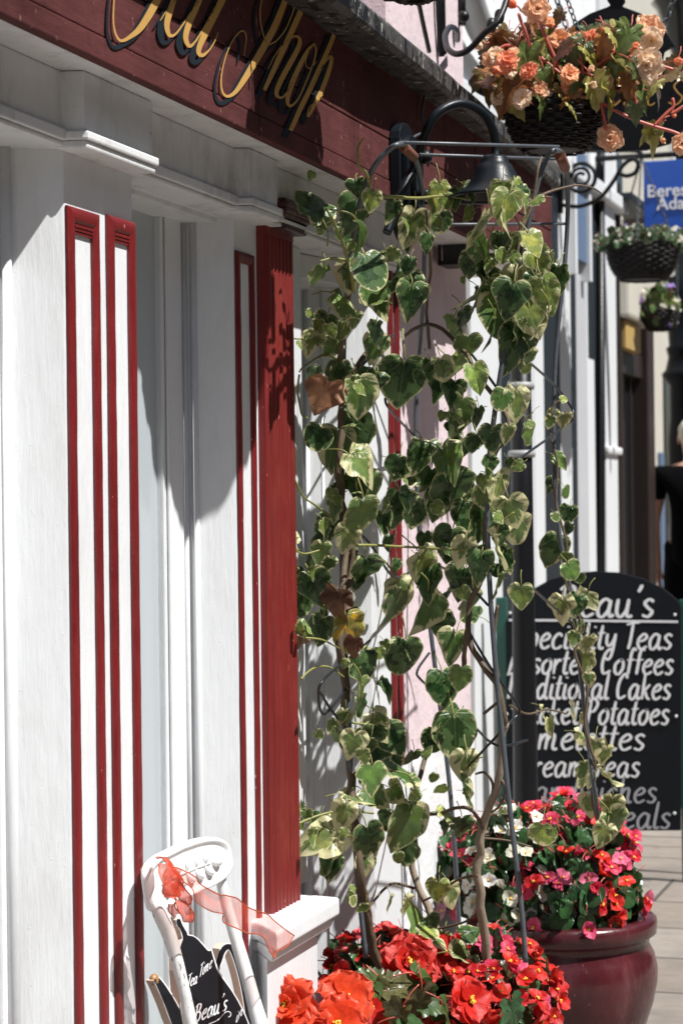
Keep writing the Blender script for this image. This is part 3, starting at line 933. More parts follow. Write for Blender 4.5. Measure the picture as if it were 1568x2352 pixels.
# ------------------------------------------------------------------ wall lamp on the fascia
lamp = thing('wall_lamp', 'blue black swan neck lamp with a bell shade fixed to the maroon fascia', 'wall lamp', pt(912, 470, 1.33))
bm = bmesh.new()
c0 = pt(918, 415, 1.318)
prof = [(c0.x + dx, c0.z + dz) for dx, dz in ((-0.055, 0.10), (0.0, 0.125), (0.055, 0.10), (0.062, 0.0), (0.05, -0.10), (0.0, -0.135), (-0.05, -0.10), (-0.062, 0.0))]
sm = [(p.x, p.y) for p in smooth_path([Vector((a, b, 0)) for a, b in prof], 5, closed=True)]
for k, (sc_, y0_, y1_) in enumerate(((1.0, 1.300, 1.3235), (0.78, 1.286, 1.2995), (0.5, 1.272, 1.2855))):
    plate(bm, [(c0.x + (a - c0.x) * sc_, y0_, c0.z + (b - c0.z) * sc_) for a, b in sm], (0, y1_ - y0_, 0))
ball(bm, (c0.x + 0.01, 1.262, c0.z + 0.05), 0.016)
ball(bm, (c0.x + 0.01, 1.262, c0.z - 0.03), 0.010)
build('back_plate', bm, M['slate_paint'], lamp, bevel=0.003)
bm = bmesh.new()
arm = [((888, 535), 1.285), ((905, 490), 1.275), ((930, 425), 1.262), ((955, 375), 1.245), ((972, 318), 1.22), ((1002, 262), 1.19), ((1055, 238), 1.15), ((1105, 258), 1.115), ((1132, 300), 1.098), ((1138, 345), 1.095), ((1135, 378), 1.095)]
tube(bm, smooth_path([pt(p[0], p[1], d) for p, d in arm], 7), 0.0098, n=14)
build('arm', bm, M['slate_paint'], lamp)
bm = bmesh.new()
top = pt(1135, 362, 1.095)
lathe(bm, [(0.0, 0.004), (0.024, 0.004), (0.030, -0.004), (0.031, -0.012), (0.036, -0.015), (0.044, -0.030), (0.053, -0.050), (0.058, -0.056), (0.060, -0.060), (0.082, -0.076), (0.100, -0.082), (0.102, -0.086), (0.096, -0.088), (0.078, -0.08), (0.05, -0.05), (0.03, -0.02), (0.0, -0.016)], top, 48)
build('lamp_shade', bm, M['slate_paint'], lamp)
bm = bmesh.new()
ball(bm, top + Vector((0, 0, -0.055)), 0.022)
build('bulb', bm, plain('frosted_bulb_glass', (0.6, 0.6, 0.58), 0.25), lamp)
bm = bmesh.new()
tube(bm, smooth_path([pt(975, 215, 1.318), pt(968, 265, 1.315), pt(974, 300, 1.31), pt(950, 315, 1.31), pt(935, 345, 1.315)], 5), 0.003, n=6)
build('cable', bm, M['rod'], lamp)
# small black lantern half hidden behind the leaves
ln = thing('wall_lantern', 'small black iron wall lantern half hidden behind the ivy on the pink wall', 'lantern', pt(1062, 560, 1.46))
bm = bmesh.new()
q = pt(1062, 545, 1.40)
prism(bm, [(q.x - 0.05, 1.35), (q.x + 0.05, 1.35), (q.x + 0.05, 1.455), (q.x - 0.05, 1.455)], q.z - 0.075, q.z - 0.065)
for dx in (-0.045, 0.045):
    for yy in (1.355, 1.45):
        tube(bm, [(q.x + dx, yy, q.z - 0.066), (q.x + dx, yy, q.z + 0.05)], 0.005, n=6)
prism(bm, [(q.x - 0.06, 1.34), (q.x + 0.06, 1.34), (q.x + 0.06, 1.4685), (q.x - 0.06, 1.4685)], q.z + 0.05, q.z + 0.062)
tube(bm, smooth_path([(q.x, 1.4685, q.z + 0.02), (q.x, 1.41, q.z + 0.13), (q.x, 1.37, q.z + 0.10), (q.x, 1.39, q.z + 0.062)], 6), 0.006, n=8)
build('frame', bm, M['black_iron'], ln)
bm = bmesh.new(); box(bm, q.x - 0.04, q.x + 0.04, 1.362, 1.444, q.z - 0.064, q.z + 0.049)
build('pane', bm, M['glass'], ln)

# ------------------------------------------------------------------ leaf and flower meshes
def leaf_mesh(name, half, fold=0.12, droop=0.25, wav=0.03, seed=0, mats=None, stalk=0.45, teeth=0, asym=0.0):
    """a blade 1 long from the stalk at the origin along +y, facing +z; half = right-hand outline from base notch to tip"""
    r = random.Random(seed)
    right = [Vector((x, y, 0)) for x, y in half]
    sp = smooth_path(right, 4)
    left = [Vector((-p.x * (1 - asym), p.y, 0)) for p in sp[1:-1]][::-1]
    out = sp + left
    if teeth:
        o2 = []
        for i, p in enumerate(out):
            k = 1 + (0.07 if i % 2 else -0.05) * teeth
            o2.append(Vector((p.x * k, p.y if i % 2 == 0 else p.y + 0.02 * teeth, 0)))
        out = o2
    c = Vector((0, 0.36, 0))
    rings_t = [0.0, 0.3, 0.58, 0.8, 0.93, 1.0]
    bm = bmesh.new()
    uvl = bm.loops.layers.uv.new('UVMap')
    ph = [r.uniform(0, 6.28) for _ in range(4)]
    data = {}
    def z_of(x, y, t):
        z = fold * abs(x) * 1.0 - droop * (y * y) * 0.8 - 0.25 * x * x * droop * 2
        a = math.atan2(x, y - 0.1)
        z += wav * t * t * (math.sin(a * 4 + ph[0]) + 0.6 * math.sin(a * 7 + ph[1]))
        z += 0.022 * math.cos(a * 8.6) * min(1, t * 1.2)         # the blade swells between its veins
        return z
    rows = []
    for t in rings_t:
        if t == 0:
            v = bm.verts.new((c.x, c.y, z_of(c.x, c.y, 0))); data[v] = (c.x, c.y, 0.0); rows.append([v]); continue
        row = []
        for p in out:
            q = c.lerp(p, t)
            v = bm.verts.new((q.x, q.y, z_of(q.x, q.y, t))); data[v] = (q.x, q.y, t); row.append(v)
        rows.append(row)
    n = len(out)
    for k in range(n):
        bm.faces.new((rows[0][0], rows[1][(k + 1) % n], rows[1][k]))
    for a, b in zip(rows[1:], rows[2:]):
        for k in range(n):
            bm.faces.new((a[k], a[(k + 1) % n], b[(k + 1) % n], b[k]))
    if stalk > 0:
        nb = len(bm.verts)
        tube(bm, smooth_path([(0, 0.02, z_of(0, 0.02, 0.5) - 0.01), (0.01, -0.15, -0.03), (0.03, -0.3 * stalk / 0.45, -0.12), (0.02, -stalk, -0.28)], 3), [0.018] * 9 + [0.022], n=5, mi=1)
        bm.verts.ensure_lookup_table()
    for f in bm.faces:
        f.smooth = True
        for l in f.loops:
            d = data.get(l.vert)
            l[uvl].uv = (d[0], d[1]) if d else (0.01, 0.05)
    vs = list(bm.verts)
    bm.verts.index_update()
    me = bpy.data.meshes.new(name)
    vals = [data[v][2] if v in data else 0.0 for v in vs]
    bmesh.ops.recalc_face_normals(bm, faces=[f for f in bm.faces if f.material_index == 1])
    bm.to_mesh(me)
    bm.free()
    at = me.attributes.new('edge', 'FLOAT', 'POINT')
    at.data.foreach_set('value', vals)
    for mm in mats:
        me.materials.append(mm)
    return me

IVY3 = [(0, 0.06), (0.11, -0.05), (0.25, -0.09), (0.40, -0.01), (0.50, 0.15), (0.51, 0.29), (0.44, 0.42), (0.34, 0.55), (0.25, 0.70), (0.13, 0.87), (0, 1.0)]
IVYH = [(0, 0.05), (0.12, -0.06), (0.28, -0.07), (0.42, 0.06), (0.48, 0.25), (0.43, 0.46), (0.31, 0.66), (0.16, 0.85), (0, 1.0)]
IVYL = [(0, 0.07), (0.12, -0.07), (0.28, -0.10), (0.41, -0.02), (0.52, 0.13), (0.60, 0.28), (0.53, 0.39), (0.40, 0.48), (0.33, 0.60), (0.25, 0.76), (0.12, 0.91), (0, 1.03)]
IVYR = [(0, 0.04), (0.15, -0.05), (0.34, -0.03), (0.47, 0.14), (0.50, 0.36), (0.44, 0.60), (0.29, 0.80), (0.12, 0.90), (0, 0.94)]
IVY5 = [(0, 0.05), (0.14, -0.07), (0.33, -0.04), (0.42, 0.10), (0.47, 0.30), (0.46, 0.48), (0.38, 0.60), (0.27, 0.78), (0.10, 0.95), (0, 1.05)]
ivm = (M['ivy'], M['stem_green'])
IVY = []
for i, (hf, fo, dr, wv) in enumerate(((IVY3, 0.22, 0.40, 0.035), (IVYH, 0.14, 0.30, 0.04), (IVYL, 0.25, 0.45, 0.035), (IVYR, 0.08, 0.25, 0.04), (IVY3, 0.38, 0.60, 0.045), (IVYH, 0.45, 0.75, 0.05), (IVYR, 0.15, 0.75, 0.05), (IVY5, 0.18, 0.4, 0.035), (IVYH, -0.22, 0.55, 0.05), (IVY5, 0.70, 0.45, 0.03))):
    IVY.append(leaf_mesh('ivy_leaf_%d' % i, hf, fo, dr, wv, i, ivm, asym=0.05 * (i % 3)))
CURL = leaf_mesh('curled_leaf', IVY3, 0.75, 1.0, 0.10, 77, (M['dead'], M['stem']))
DEADL = leaf_mesh('dead_leaf', IVY3, 0.5, 0.8, 0.13, 78, (M['dead'], M['stem']))

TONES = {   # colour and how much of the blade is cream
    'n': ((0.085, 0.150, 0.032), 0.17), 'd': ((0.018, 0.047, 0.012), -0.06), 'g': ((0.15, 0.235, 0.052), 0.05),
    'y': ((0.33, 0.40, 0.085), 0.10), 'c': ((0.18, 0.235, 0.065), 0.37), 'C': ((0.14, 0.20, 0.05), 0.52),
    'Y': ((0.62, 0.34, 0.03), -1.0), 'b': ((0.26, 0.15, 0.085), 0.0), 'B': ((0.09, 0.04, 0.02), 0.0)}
rl = random.Random(11)

def leaf_matrix(p, ang, L, toward=0.0, up=0.5, jitter=0.6, rnd=rl):
    """tip direction from the way the leaf hangs, face turned to the street and the light"""
    a = math.radians(ang)
    view = (EYE - p).normalized()
    T = CX * math.cos(a) - CY * math.sin(a) + view * (toward + rnd.uniform(-0.5, 0.4))
    T.normalize()
    Nn = view * 0.7 + Vector((0, 0, up * 0.6)) + Vector((rnd.uniform(-1, 1), rnd.uniform(-1, 1), rnd.uniform(-1, 1))) * jitter + to_sun * 0.6
    Nn = Nn - T * Nn.dot(T)
    Nn.normalize()
    X = T.cross(Nn)
    mt = Matrix.Identity(4)
    wx_, nz_ = rnd.uniform(0.84, 1.12), rnd.uniform(0.45, 1.5)      # no two blades the same breadth or curl
    for i in range(3):
        mt[i][0], mt[i][1], mt[i][2] = X[i] * L * wx_, T[i] * L, Nn[i] * L * nz_
    b = p - T * L * 0.48
    mt[0][3], mt[1][3], mt[2][3] = b
    return mt

def add_part(name, me, mat4, parent, color, alpha=0.0):
    o = bpy.data.objects.new(name, me)
    COL.objects.link(o)
    o.parent = parent
    o.matrix_basis = Matrix.Translation(-parent.location) @ mat4
    o.color = (color[0], color[1], color[2], alpha)
    return o

def merge(name, items, parent, mats, color, alpha=0.0, stuff=True):
    """many small copies joined into one uncountable mass of a plant"""
    bm = bmesh.new()
    bm.loops.layers.uv.new('UVMap')
    inv = Matrix.Translation(-parent.location)
    for me, mt in items:
        k = len(bm.verts)
        bm.from_mesh(me)
        bm.verts.ensure_lookup_table()
        T = inv @ mt
        for v in bm.verts[k:]:
            v.co = T @ v.co
    me2 = bpy.data.meshes.new(name)
    bm.to_mesh(me2); bm.free()
    for mm in mats:
        me2.materials.append(mm)
    o = link(bpy.data.objects.new(name, me2), parent)
    o.color = (*color, alpha)
    if stuff:
        o['kind'] = 'stuff'
    return o

# ------------------------------------------------------------------ trellis
def lean(x, y, z):          # the wall-side hoop leans out a little at the top, clear of the fascia
    return z - 0.40 * max(0.0, min(1.0, (800 - y) / 430)) if x < 1000 else z
trel = thing('plant_trellis', 'rusty grey metal hoop trellis standing in the near pot of red flowers', 'trellis', (4.711, 1.23, 0.36))
bm = bmesh.new()
L1 = [(840, 2200), (824, 2050), (815, 1930), (806, 1750), (796, 1560), (787, 1380), (785, 1200), (786, 1000), (788, 850), (794, 700), (812, 540), (832, 445), (858, 385), (888, 348), (916, 331)]
hoop1 = [pd(x, y, lean(x, y, 4.618)) for x, y in L1] + [pd(937, 338, lean(937, 338, 4.817)), pd(955, 372, lean(955, 372, 4.967)), pd(968, 430, lean(968, 430, 5.092))] + [pd(x, y, lean(x, y, 5.154)) for x, y in ((974, 520), (973, 640), (965, 780), (956, 900), (954, 1060), (965, 1250), (985, 1420), (1002, 1560), (1020, 1700), (1036, 1850), (1050, 2050), (1056, 2200))]
tube(bm, smooth_path(hoop1, 5), 0.0056, n=9)
build('hoop', bm, M['rod'], trel)
bm = bmesh.new()
R1 = [(1206, 2210), (1198, 2100), (1182, 1960), (1168, 1840), (1150, 1660), (1138, 1540), (1126, 1380), (1120, 1250), (1119, 1100), (1130, 990), (1142, 900), (1160, 790), (1182, 690), (1204, 560), (1222, 470), (1240, 400), (1258, 358), (1274, 345)]
hoop2 = [pd(x, y, 4.568) for x, y in R1] + [pd(1290, 352, 4.805), pd(1299, 378, 4.992), pd(1303, 430, 5.092)] + [pd(x, y, 5.154) for x, y in ((1302, 510), (1295, 620), (1284, 720), (1274, 830), (1270, 960), (1272, 1100), (1284, 1230), (1304, 1330), (1320, 1440), (1338, 1600), (1352, 1720), (1366, 1830))] + [pd(1378, 1930, 5.366), pd(1388, 2030, 5.678)]
tube(bm, smooth_path(hoop2, 5), 0.0056, n=9)
build('hoop', bm, M['rod'], trel)
for a, b in (((918, 327, 4.643), (1282, 337, 4.618)), ((962, 355, 4.93), (1300, 366, 4.955)), ((985, 516, 5.117), (1297, 514, 5.154)), ((975, 466, 5.117), (1240, 466, 4.643))):
    bm = bmesh.new(); tube(bm, [pd(a[0], a[1], lean(*a)), pd(b[0], b[1], lean(*b))], 0.0035, n=8); build('cross_rod', bm, M['rod'], trel)
bm = bmesh.new()
tube(bm, [pd(1284, 356, 4.717), pd(1290, 368, 4.817), pd(1297, 384, 4.955)], 0.0118, n=12)
build('rust_sleeve', bm, M['rust'], trel)
bm = bmesh.new()
tube(bm, [pd(926, 338, lean(926, 338, 4.717)), pd(938, 348, lean(938, 348, 4.817)), pd(950, 360, lean(950, 360, 4.905))], 0.0102, n=12)
build('rust_sleeve', bm, M['rust'], trel)
WIRES = [
    [(884, 915, 4.742), (893, 938, 4.767), (945, 995, 5.142), (1040, 1084, 4.992), (1120, 1140, 4.568)],
    [(1056, 780, 4.867), (1110, 850, 4.618), (1150, 905, 4.593)],
    [(1200, 820, 4.643), (1270, 882, 5.092), (1308, 932, 5.192), (1315, 952, 5.192), (1302, 974, 5.192), (1200, 1048, 4.742), (1110, 1110, 4.568)],
    [(784, 900, 4.618), (840, 830, 4.742), (900, 770, 4.93)],
    [(800, 1575, 4.618), (745, 1640, 4.493), (731, 1595, 4.443), (744, 1560, 4.443), (800, 1512, 4.618), (850, 1470, 4.742)],
    [(735, 1590, 4.443), (760, 1630, 4.518), (800, 1680, 4.618)],
    [(985, 1500, 5.117), (958, 1540, 5.054), (965, 1560, 5.054), (1010, 1600, 5.142), (1080, 1660, 4.867), (1140, 1712, 4.593), (1210, 1700, 4.68)],
    [(1070, 1440, 4.643), (1130, 1540, 4.568), (1190, 1625, 4.643), (1180, 1650, 4.643), (1150, 1680, 4.593), (1075, 1760, 4.742)],
    [(1215, 1345, 4.742), (1300, 1420, 5.117), (1345, 1455, 5.192)],
    [(990, 1290, 4.992), (1060, 1330, 4.805), (1120, 1390, 4.568)],
    [(790, 1190, 4.618), (850, 1250, 4.717), (905, 1325, 4.867), (960, 1300, 5.117)],
]
for w in WIRES:
    bm = bmesh.new(); tube(bm, smooth_path([pd(q[0], q[1], lean(*q)) for q in w], 6), 0.003, n=7); build('lattice_wire', bm, M['rod_dark'], trel)

# ------------------------------------------------------------------ ivy
iv1 = thing('ivy_plant', 'variegated ivy climbing the left leg of the metal trellis, holding one yellow leaf', 'ivy', (4.472, 1.30, 0.36), 'ivies on the metal trellis')
iv2 = thing('ivy_plant', 'variegated ivy with a thick pale bare stem climbing the right leg of the metal trellis', 'ivy', (4.628, 1.12, 0.36), 'ivies on the metal trellis')
iv3 = thing('ivy_plant', 'thin strand of pale ivy twisting up the rearmost leg of the trellis before the blackboard', 'ivy', pd(1388, 2010, 5.616), 'ivies on the metal trellis')
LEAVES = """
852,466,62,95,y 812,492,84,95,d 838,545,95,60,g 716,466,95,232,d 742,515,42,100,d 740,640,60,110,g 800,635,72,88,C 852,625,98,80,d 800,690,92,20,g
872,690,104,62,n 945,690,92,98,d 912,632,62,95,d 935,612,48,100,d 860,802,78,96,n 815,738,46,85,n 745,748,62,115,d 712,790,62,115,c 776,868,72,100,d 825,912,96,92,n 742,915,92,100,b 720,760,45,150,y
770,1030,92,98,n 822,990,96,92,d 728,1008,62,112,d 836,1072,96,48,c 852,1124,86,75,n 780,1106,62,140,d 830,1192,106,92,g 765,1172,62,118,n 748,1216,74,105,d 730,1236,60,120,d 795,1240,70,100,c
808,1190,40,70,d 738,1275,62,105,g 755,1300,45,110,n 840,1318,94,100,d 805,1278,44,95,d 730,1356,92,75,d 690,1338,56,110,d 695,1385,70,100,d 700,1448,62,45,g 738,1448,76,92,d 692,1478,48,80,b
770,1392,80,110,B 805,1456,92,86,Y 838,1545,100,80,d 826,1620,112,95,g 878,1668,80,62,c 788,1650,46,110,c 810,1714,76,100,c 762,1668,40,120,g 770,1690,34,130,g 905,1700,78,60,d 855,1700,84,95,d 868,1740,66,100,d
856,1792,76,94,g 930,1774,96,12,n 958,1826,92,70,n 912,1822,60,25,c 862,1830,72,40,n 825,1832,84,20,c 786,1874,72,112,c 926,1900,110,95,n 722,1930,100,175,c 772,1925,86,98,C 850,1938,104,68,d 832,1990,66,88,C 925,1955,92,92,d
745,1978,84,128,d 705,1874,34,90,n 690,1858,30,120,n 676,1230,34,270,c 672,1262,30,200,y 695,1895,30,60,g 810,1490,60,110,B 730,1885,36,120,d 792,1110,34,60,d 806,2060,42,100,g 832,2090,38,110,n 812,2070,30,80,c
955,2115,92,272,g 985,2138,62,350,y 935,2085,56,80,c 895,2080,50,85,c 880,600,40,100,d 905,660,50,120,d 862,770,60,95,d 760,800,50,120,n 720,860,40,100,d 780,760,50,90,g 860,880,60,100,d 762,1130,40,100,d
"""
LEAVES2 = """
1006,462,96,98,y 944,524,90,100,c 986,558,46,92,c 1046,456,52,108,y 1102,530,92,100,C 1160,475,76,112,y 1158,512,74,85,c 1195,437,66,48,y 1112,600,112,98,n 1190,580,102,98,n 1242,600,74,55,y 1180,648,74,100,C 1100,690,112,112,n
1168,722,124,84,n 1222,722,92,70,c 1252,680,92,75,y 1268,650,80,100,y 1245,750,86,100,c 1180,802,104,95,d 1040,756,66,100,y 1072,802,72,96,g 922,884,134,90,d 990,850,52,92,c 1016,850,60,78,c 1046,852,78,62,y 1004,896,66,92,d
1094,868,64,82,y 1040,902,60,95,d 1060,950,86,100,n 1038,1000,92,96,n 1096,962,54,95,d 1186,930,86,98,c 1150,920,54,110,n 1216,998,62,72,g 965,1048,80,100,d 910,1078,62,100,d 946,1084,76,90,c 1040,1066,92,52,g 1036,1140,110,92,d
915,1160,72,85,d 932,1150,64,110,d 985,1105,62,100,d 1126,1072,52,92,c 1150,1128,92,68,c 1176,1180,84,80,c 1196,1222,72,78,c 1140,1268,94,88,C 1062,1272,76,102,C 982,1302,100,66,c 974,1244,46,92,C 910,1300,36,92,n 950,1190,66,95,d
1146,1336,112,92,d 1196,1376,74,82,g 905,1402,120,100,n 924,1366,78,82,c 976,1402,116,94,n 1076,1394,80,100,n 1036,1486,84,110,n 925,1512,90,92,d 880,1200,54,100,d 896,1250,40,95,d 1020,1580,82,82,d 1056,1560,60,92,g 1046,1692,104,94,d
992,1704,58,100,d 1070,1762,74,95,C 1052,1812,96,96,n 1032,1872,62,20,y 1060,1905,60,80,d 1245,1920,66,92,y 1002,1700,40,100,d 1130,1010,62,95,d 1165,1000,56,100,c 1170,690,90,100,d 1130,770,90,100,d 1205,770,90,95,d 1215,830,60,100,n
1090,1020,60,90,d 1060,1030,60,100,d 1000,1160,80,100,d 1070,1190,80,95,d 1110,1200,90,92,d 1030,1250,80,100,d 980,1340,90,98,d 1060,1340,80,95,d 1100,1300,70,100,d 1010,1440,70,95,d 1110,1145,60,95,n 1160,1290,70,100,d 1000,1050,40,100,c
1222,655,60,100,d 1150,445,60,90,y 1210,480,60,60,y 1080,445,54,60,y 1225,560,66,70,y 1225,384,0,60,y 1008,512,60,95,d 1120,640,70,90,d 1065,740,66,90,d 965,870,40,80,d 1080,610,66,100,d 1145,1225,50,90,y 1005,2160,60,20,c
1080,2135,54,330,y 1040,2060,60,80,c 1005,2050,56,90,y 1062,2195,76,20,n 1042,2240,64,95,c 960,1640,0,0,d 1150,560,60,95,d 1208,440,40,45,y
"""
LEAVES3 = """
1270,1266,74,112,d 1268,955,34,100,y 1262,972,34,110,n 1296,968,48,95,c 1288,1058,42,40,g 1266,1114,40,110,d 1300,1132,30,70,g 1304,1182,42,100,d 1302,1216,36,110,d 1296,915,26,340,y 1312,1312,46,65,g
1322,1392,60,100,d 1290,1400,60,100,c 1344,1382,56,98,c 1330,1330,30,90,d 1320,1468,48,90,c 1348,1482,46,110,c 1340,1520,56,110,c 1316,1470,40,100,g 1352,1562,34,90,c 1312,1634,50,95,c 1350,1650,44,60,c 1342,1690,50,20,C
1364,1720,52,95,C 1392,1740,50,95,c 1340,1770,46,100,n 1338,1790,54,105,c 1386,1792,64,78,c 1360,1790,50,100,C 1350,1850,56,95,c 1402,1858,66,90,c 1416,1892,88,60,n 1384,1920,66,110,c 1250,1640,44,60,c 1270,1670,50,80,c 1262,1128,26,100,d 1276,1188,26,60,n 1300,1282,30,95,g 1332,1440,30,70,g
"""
def grow(txt, plant, zf, extra=0):
    recs = []
    for tok in txt.split():
        x, y, L, a, t = tok.split(',')
        x, y, L, a = float(x), float(y), float(L), float(a)
        if L >= 5:
            recs.append((x, y, L, a, t))
    recs.sort(key=lambda q: -q[2])
    small = []
    for i, (x, y, L, a, t) in enumerate(recs):
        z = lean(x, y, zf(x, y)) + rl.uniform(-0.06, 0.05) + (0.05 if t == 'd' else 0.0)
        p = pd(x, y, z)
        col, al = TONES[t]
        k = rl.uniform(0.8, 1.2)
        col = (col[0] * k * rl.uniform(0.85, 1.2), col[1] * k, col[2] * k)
        Lm = L * z / F_PX
        if t in 'bB':
            me = DEADL
        elif t == 'Y':
            me = IVY[7]
        elif L < 52:
            me = IVY[rl.choice((1, 3, 8, 5))]
        else:
            me = IVY[rl.choice((0, 0, 1, 2, 3, 4, 6, 7, 8, 9) if t != 'd' else (0, 1, 3, 7, 4))]
        mt4 = leaf_matrix(p, a + rl.uniform(-10, 10), Lm * rl.uniform(0.94, 1.12), toward=-0.1 if t != 'd' else 0.0, jitter=0.15 if t in 'Yb' else 0.6)
        if i >= 96:
            small.append((me, mt4))
            continue
        o = add_part('leaf', me, mt4, plant, col, al + rl.uniform(-0.08, 0.08))
        if t == 'Y':
            o['label'] = 'yellow ivy leaf with a brown tip'
        if t in 'bB':
            o['label'] = 'dry brown curled ivy leaf'
    big = [q for q in recs if q[2] > 60]
    for i in range(extra):           # younger and older leaves filling in behind the larger ones
        x, y, L, a, t = rl.choice(big)
        x += rl.gauss(0, 26); y += rl.gauss(0, 30)
        z = lean(x, y, zf(x, y)) + rl.uniform(0.03, 0.14)
        small.append((IVY[rl.choice((0, 1, 3, 4, 5, 7))], leaf_matrix(pd(x, y, z), rl.gauss(95, 35), rl.uniform(34, 78) * z / F_PX, jitter=1.0)))
    if small:
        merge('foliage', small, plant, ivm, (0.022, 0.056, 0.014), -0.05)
    young = []
    for i in range(int(extra * 1.1)):           # small young leaves along the shoots
        x, y, L, a, t = rl.choice(recs)
        x += rl.gauss(0, 30); y += rl.gauss(0, 34)
        z = lean(x, y, zf(x, y)) + rl.uniform(-0.12, 0.03)
        young.append((IVY[rl.choice((1, 3, 5, 7, 8))], leaf_matrix(pd(x, y, z), rl.gauss(95, 50), rl.uniform(20, 44) * z / F_PX, jitter=1.0)))
    if young:
        merge('young_leaves', young, plant, ivm, (0.20, 0.26, 0.06), 0.10)
grow(LEAVES, iv1, lambda x, y: 4.543 if x < 860 else 4.643, 34)
grow(LEAVES2, iv2, lambda x, y: 4.93 if x < 960 else (4.742 if x < 1090 else 4.518), 38)
grow(LEAVES3, iv3, lambda x, y: 5.117 + max(0, (y - 1500)) / 450 * 0.12)

def stems(plant, lst, mat_, zoff=0.0, parts=True):
    for spec in lst:
        pts, r0, r1 = spec
        r0, r1 = r0 * 1.2, r1 * 1.2
        sp = smooth_path([pd(q[0], q[1], lean(*q)) for q in pts], 6)
        n = len(sp)
        jig = [p + Vector((noise.noise(p * 23), noise.noise(p * 23 + Vector((5, 0, 0))), 0)) * r0 * 0.8 for p in sp]
        bm = bmesh.new()
        tube(bm, jig, [r0 + (r1 - r0) * i / (n - 1) for i in range(n)], n=8)
        build('stem', bm, mat_, plant)
stems(iv1, [
    ([(930, 2330, 4.742), (865, 2200, 4.668), (838, 2080, 4.618), (828, 2000, 4.568), (815, 1880, 4.58), (800, 1700, 4.643), (792, 1560, 4.605), (778, 1480, 4.568), (796, 1380, 4.593), (808, 1280, 4.618), (786, 1150, 4.58), (780, 1040, 4.568), (792, 920, 4.593), (830, 830, 4.68), (880, 770, 4.867)], 0.009, 0.005),
    ([(790, 1480, 4.58), (782, 1380, 4.568), (796, 1240, 4.618), (776, 1120, 4.568), (782, 960, 4.568), (776, 850, 4.58), (800, 700, 4.58), (812, 640, 4.568)], 0.007, 0.004),
], M['stem'])
stems(iv1, [
    ([(812, 670, 4.568), (806, 620, 4.555), (790, 565, 4.543), (775, 530, 4.543), (762, 500, 4.543), (748, 480, 4.543)], 0.0035, 0.0022),
    ([(795, 600, 4.555), (770, 592, 4.543), (735, 600, 4.518)], 0.0022, 0.0016),
    ([(850, 440, 4.593), (842, 400, 4.593), (824, 378, 4.593), (822, 340, 4.593), (834, 318, 4.593)], 0.0026, 0.0016),
    ([(850, 452, 4.593), (900, 452, 4.643), (960, 455, 4.742), (1020, 450, 4.68), (1080, 458, 4.618)], 0.0030, 0.0022),
    ([(800, 760, 4.593), (760, 770, 4.568), (720, 778, 4.543), (676, 778, 4.518)], 0.0024, 0.0014),
    ([(784, 830, 4.593), (745, 815, 4.568), (700, 840, 4.53), (688, 855, 4.518)], 0.0024, 0.0014),
    ([(688, 860, 4.518), (684, 900, 4.518), (692, 950, 4.518), (706, 960, 4.53)], 0.002, 0.0016),
    ([(770, 1195, 4.568), (730, 1165, 4.53), (696, 1140, 4.493), (676, 1098, 4.468), (672, 1090, 4.468)], 0.0023, 0.0013),
    ([(690, 1560, 4.468), (720, 1535, 4.518), (755, 1532, 4.543), (790, 1555, 4.568)], 0.002, 0.0016),
    ([(668, 1900, 4.468), (700, 1885, 4.493), (750, 1868, 4.518), (790, 1862, 4.555), (860, 1868, 4.593)], 0.0024, 0.0018),
    ([(674, 1262, 4.468), (700, 1272, 4.493), (740, 1262, 4.518)], 0.002, 0.0015),
    ([(700, 1465, 4.468), (740, 1470, 4.493), (780, 1490, 4.555)], 0.0019, 0.0015),
    ([(770, 1255, 4.543), (840, 1252, 4.568), (930, 1256, 4.668), (1040, 1262, 4.643), (1090, 1262, 4.593)], 0.0026, 0.002),
    ([(810, 1660, 4.593), (860, 1665, 4.618), (890, 1660, 4.643)], 0.0022, 0.0016),
], M['stem_green'])
stems(iv2, [
    ([(1118, 2260, 4.717), (1116, 2180, 4.692), (1104, 2080, 4.668), (1098, 2000, 4.655), (1102, 1940, 4.643), (1118, 1870, 4.63), (1142, 1800, 4.605), (1152, 1740, 4.593), (1156, 1660, 4.58)], 0.0092, 0.0062),
    ([(1040, 2240, 4.817), (1018, 2170, 4.83), (980, 2080, 4.867), (952, 2010, 4.892), (938, 1950, 4.892)], 0.0085, 0.0062),
], M['trunk'])
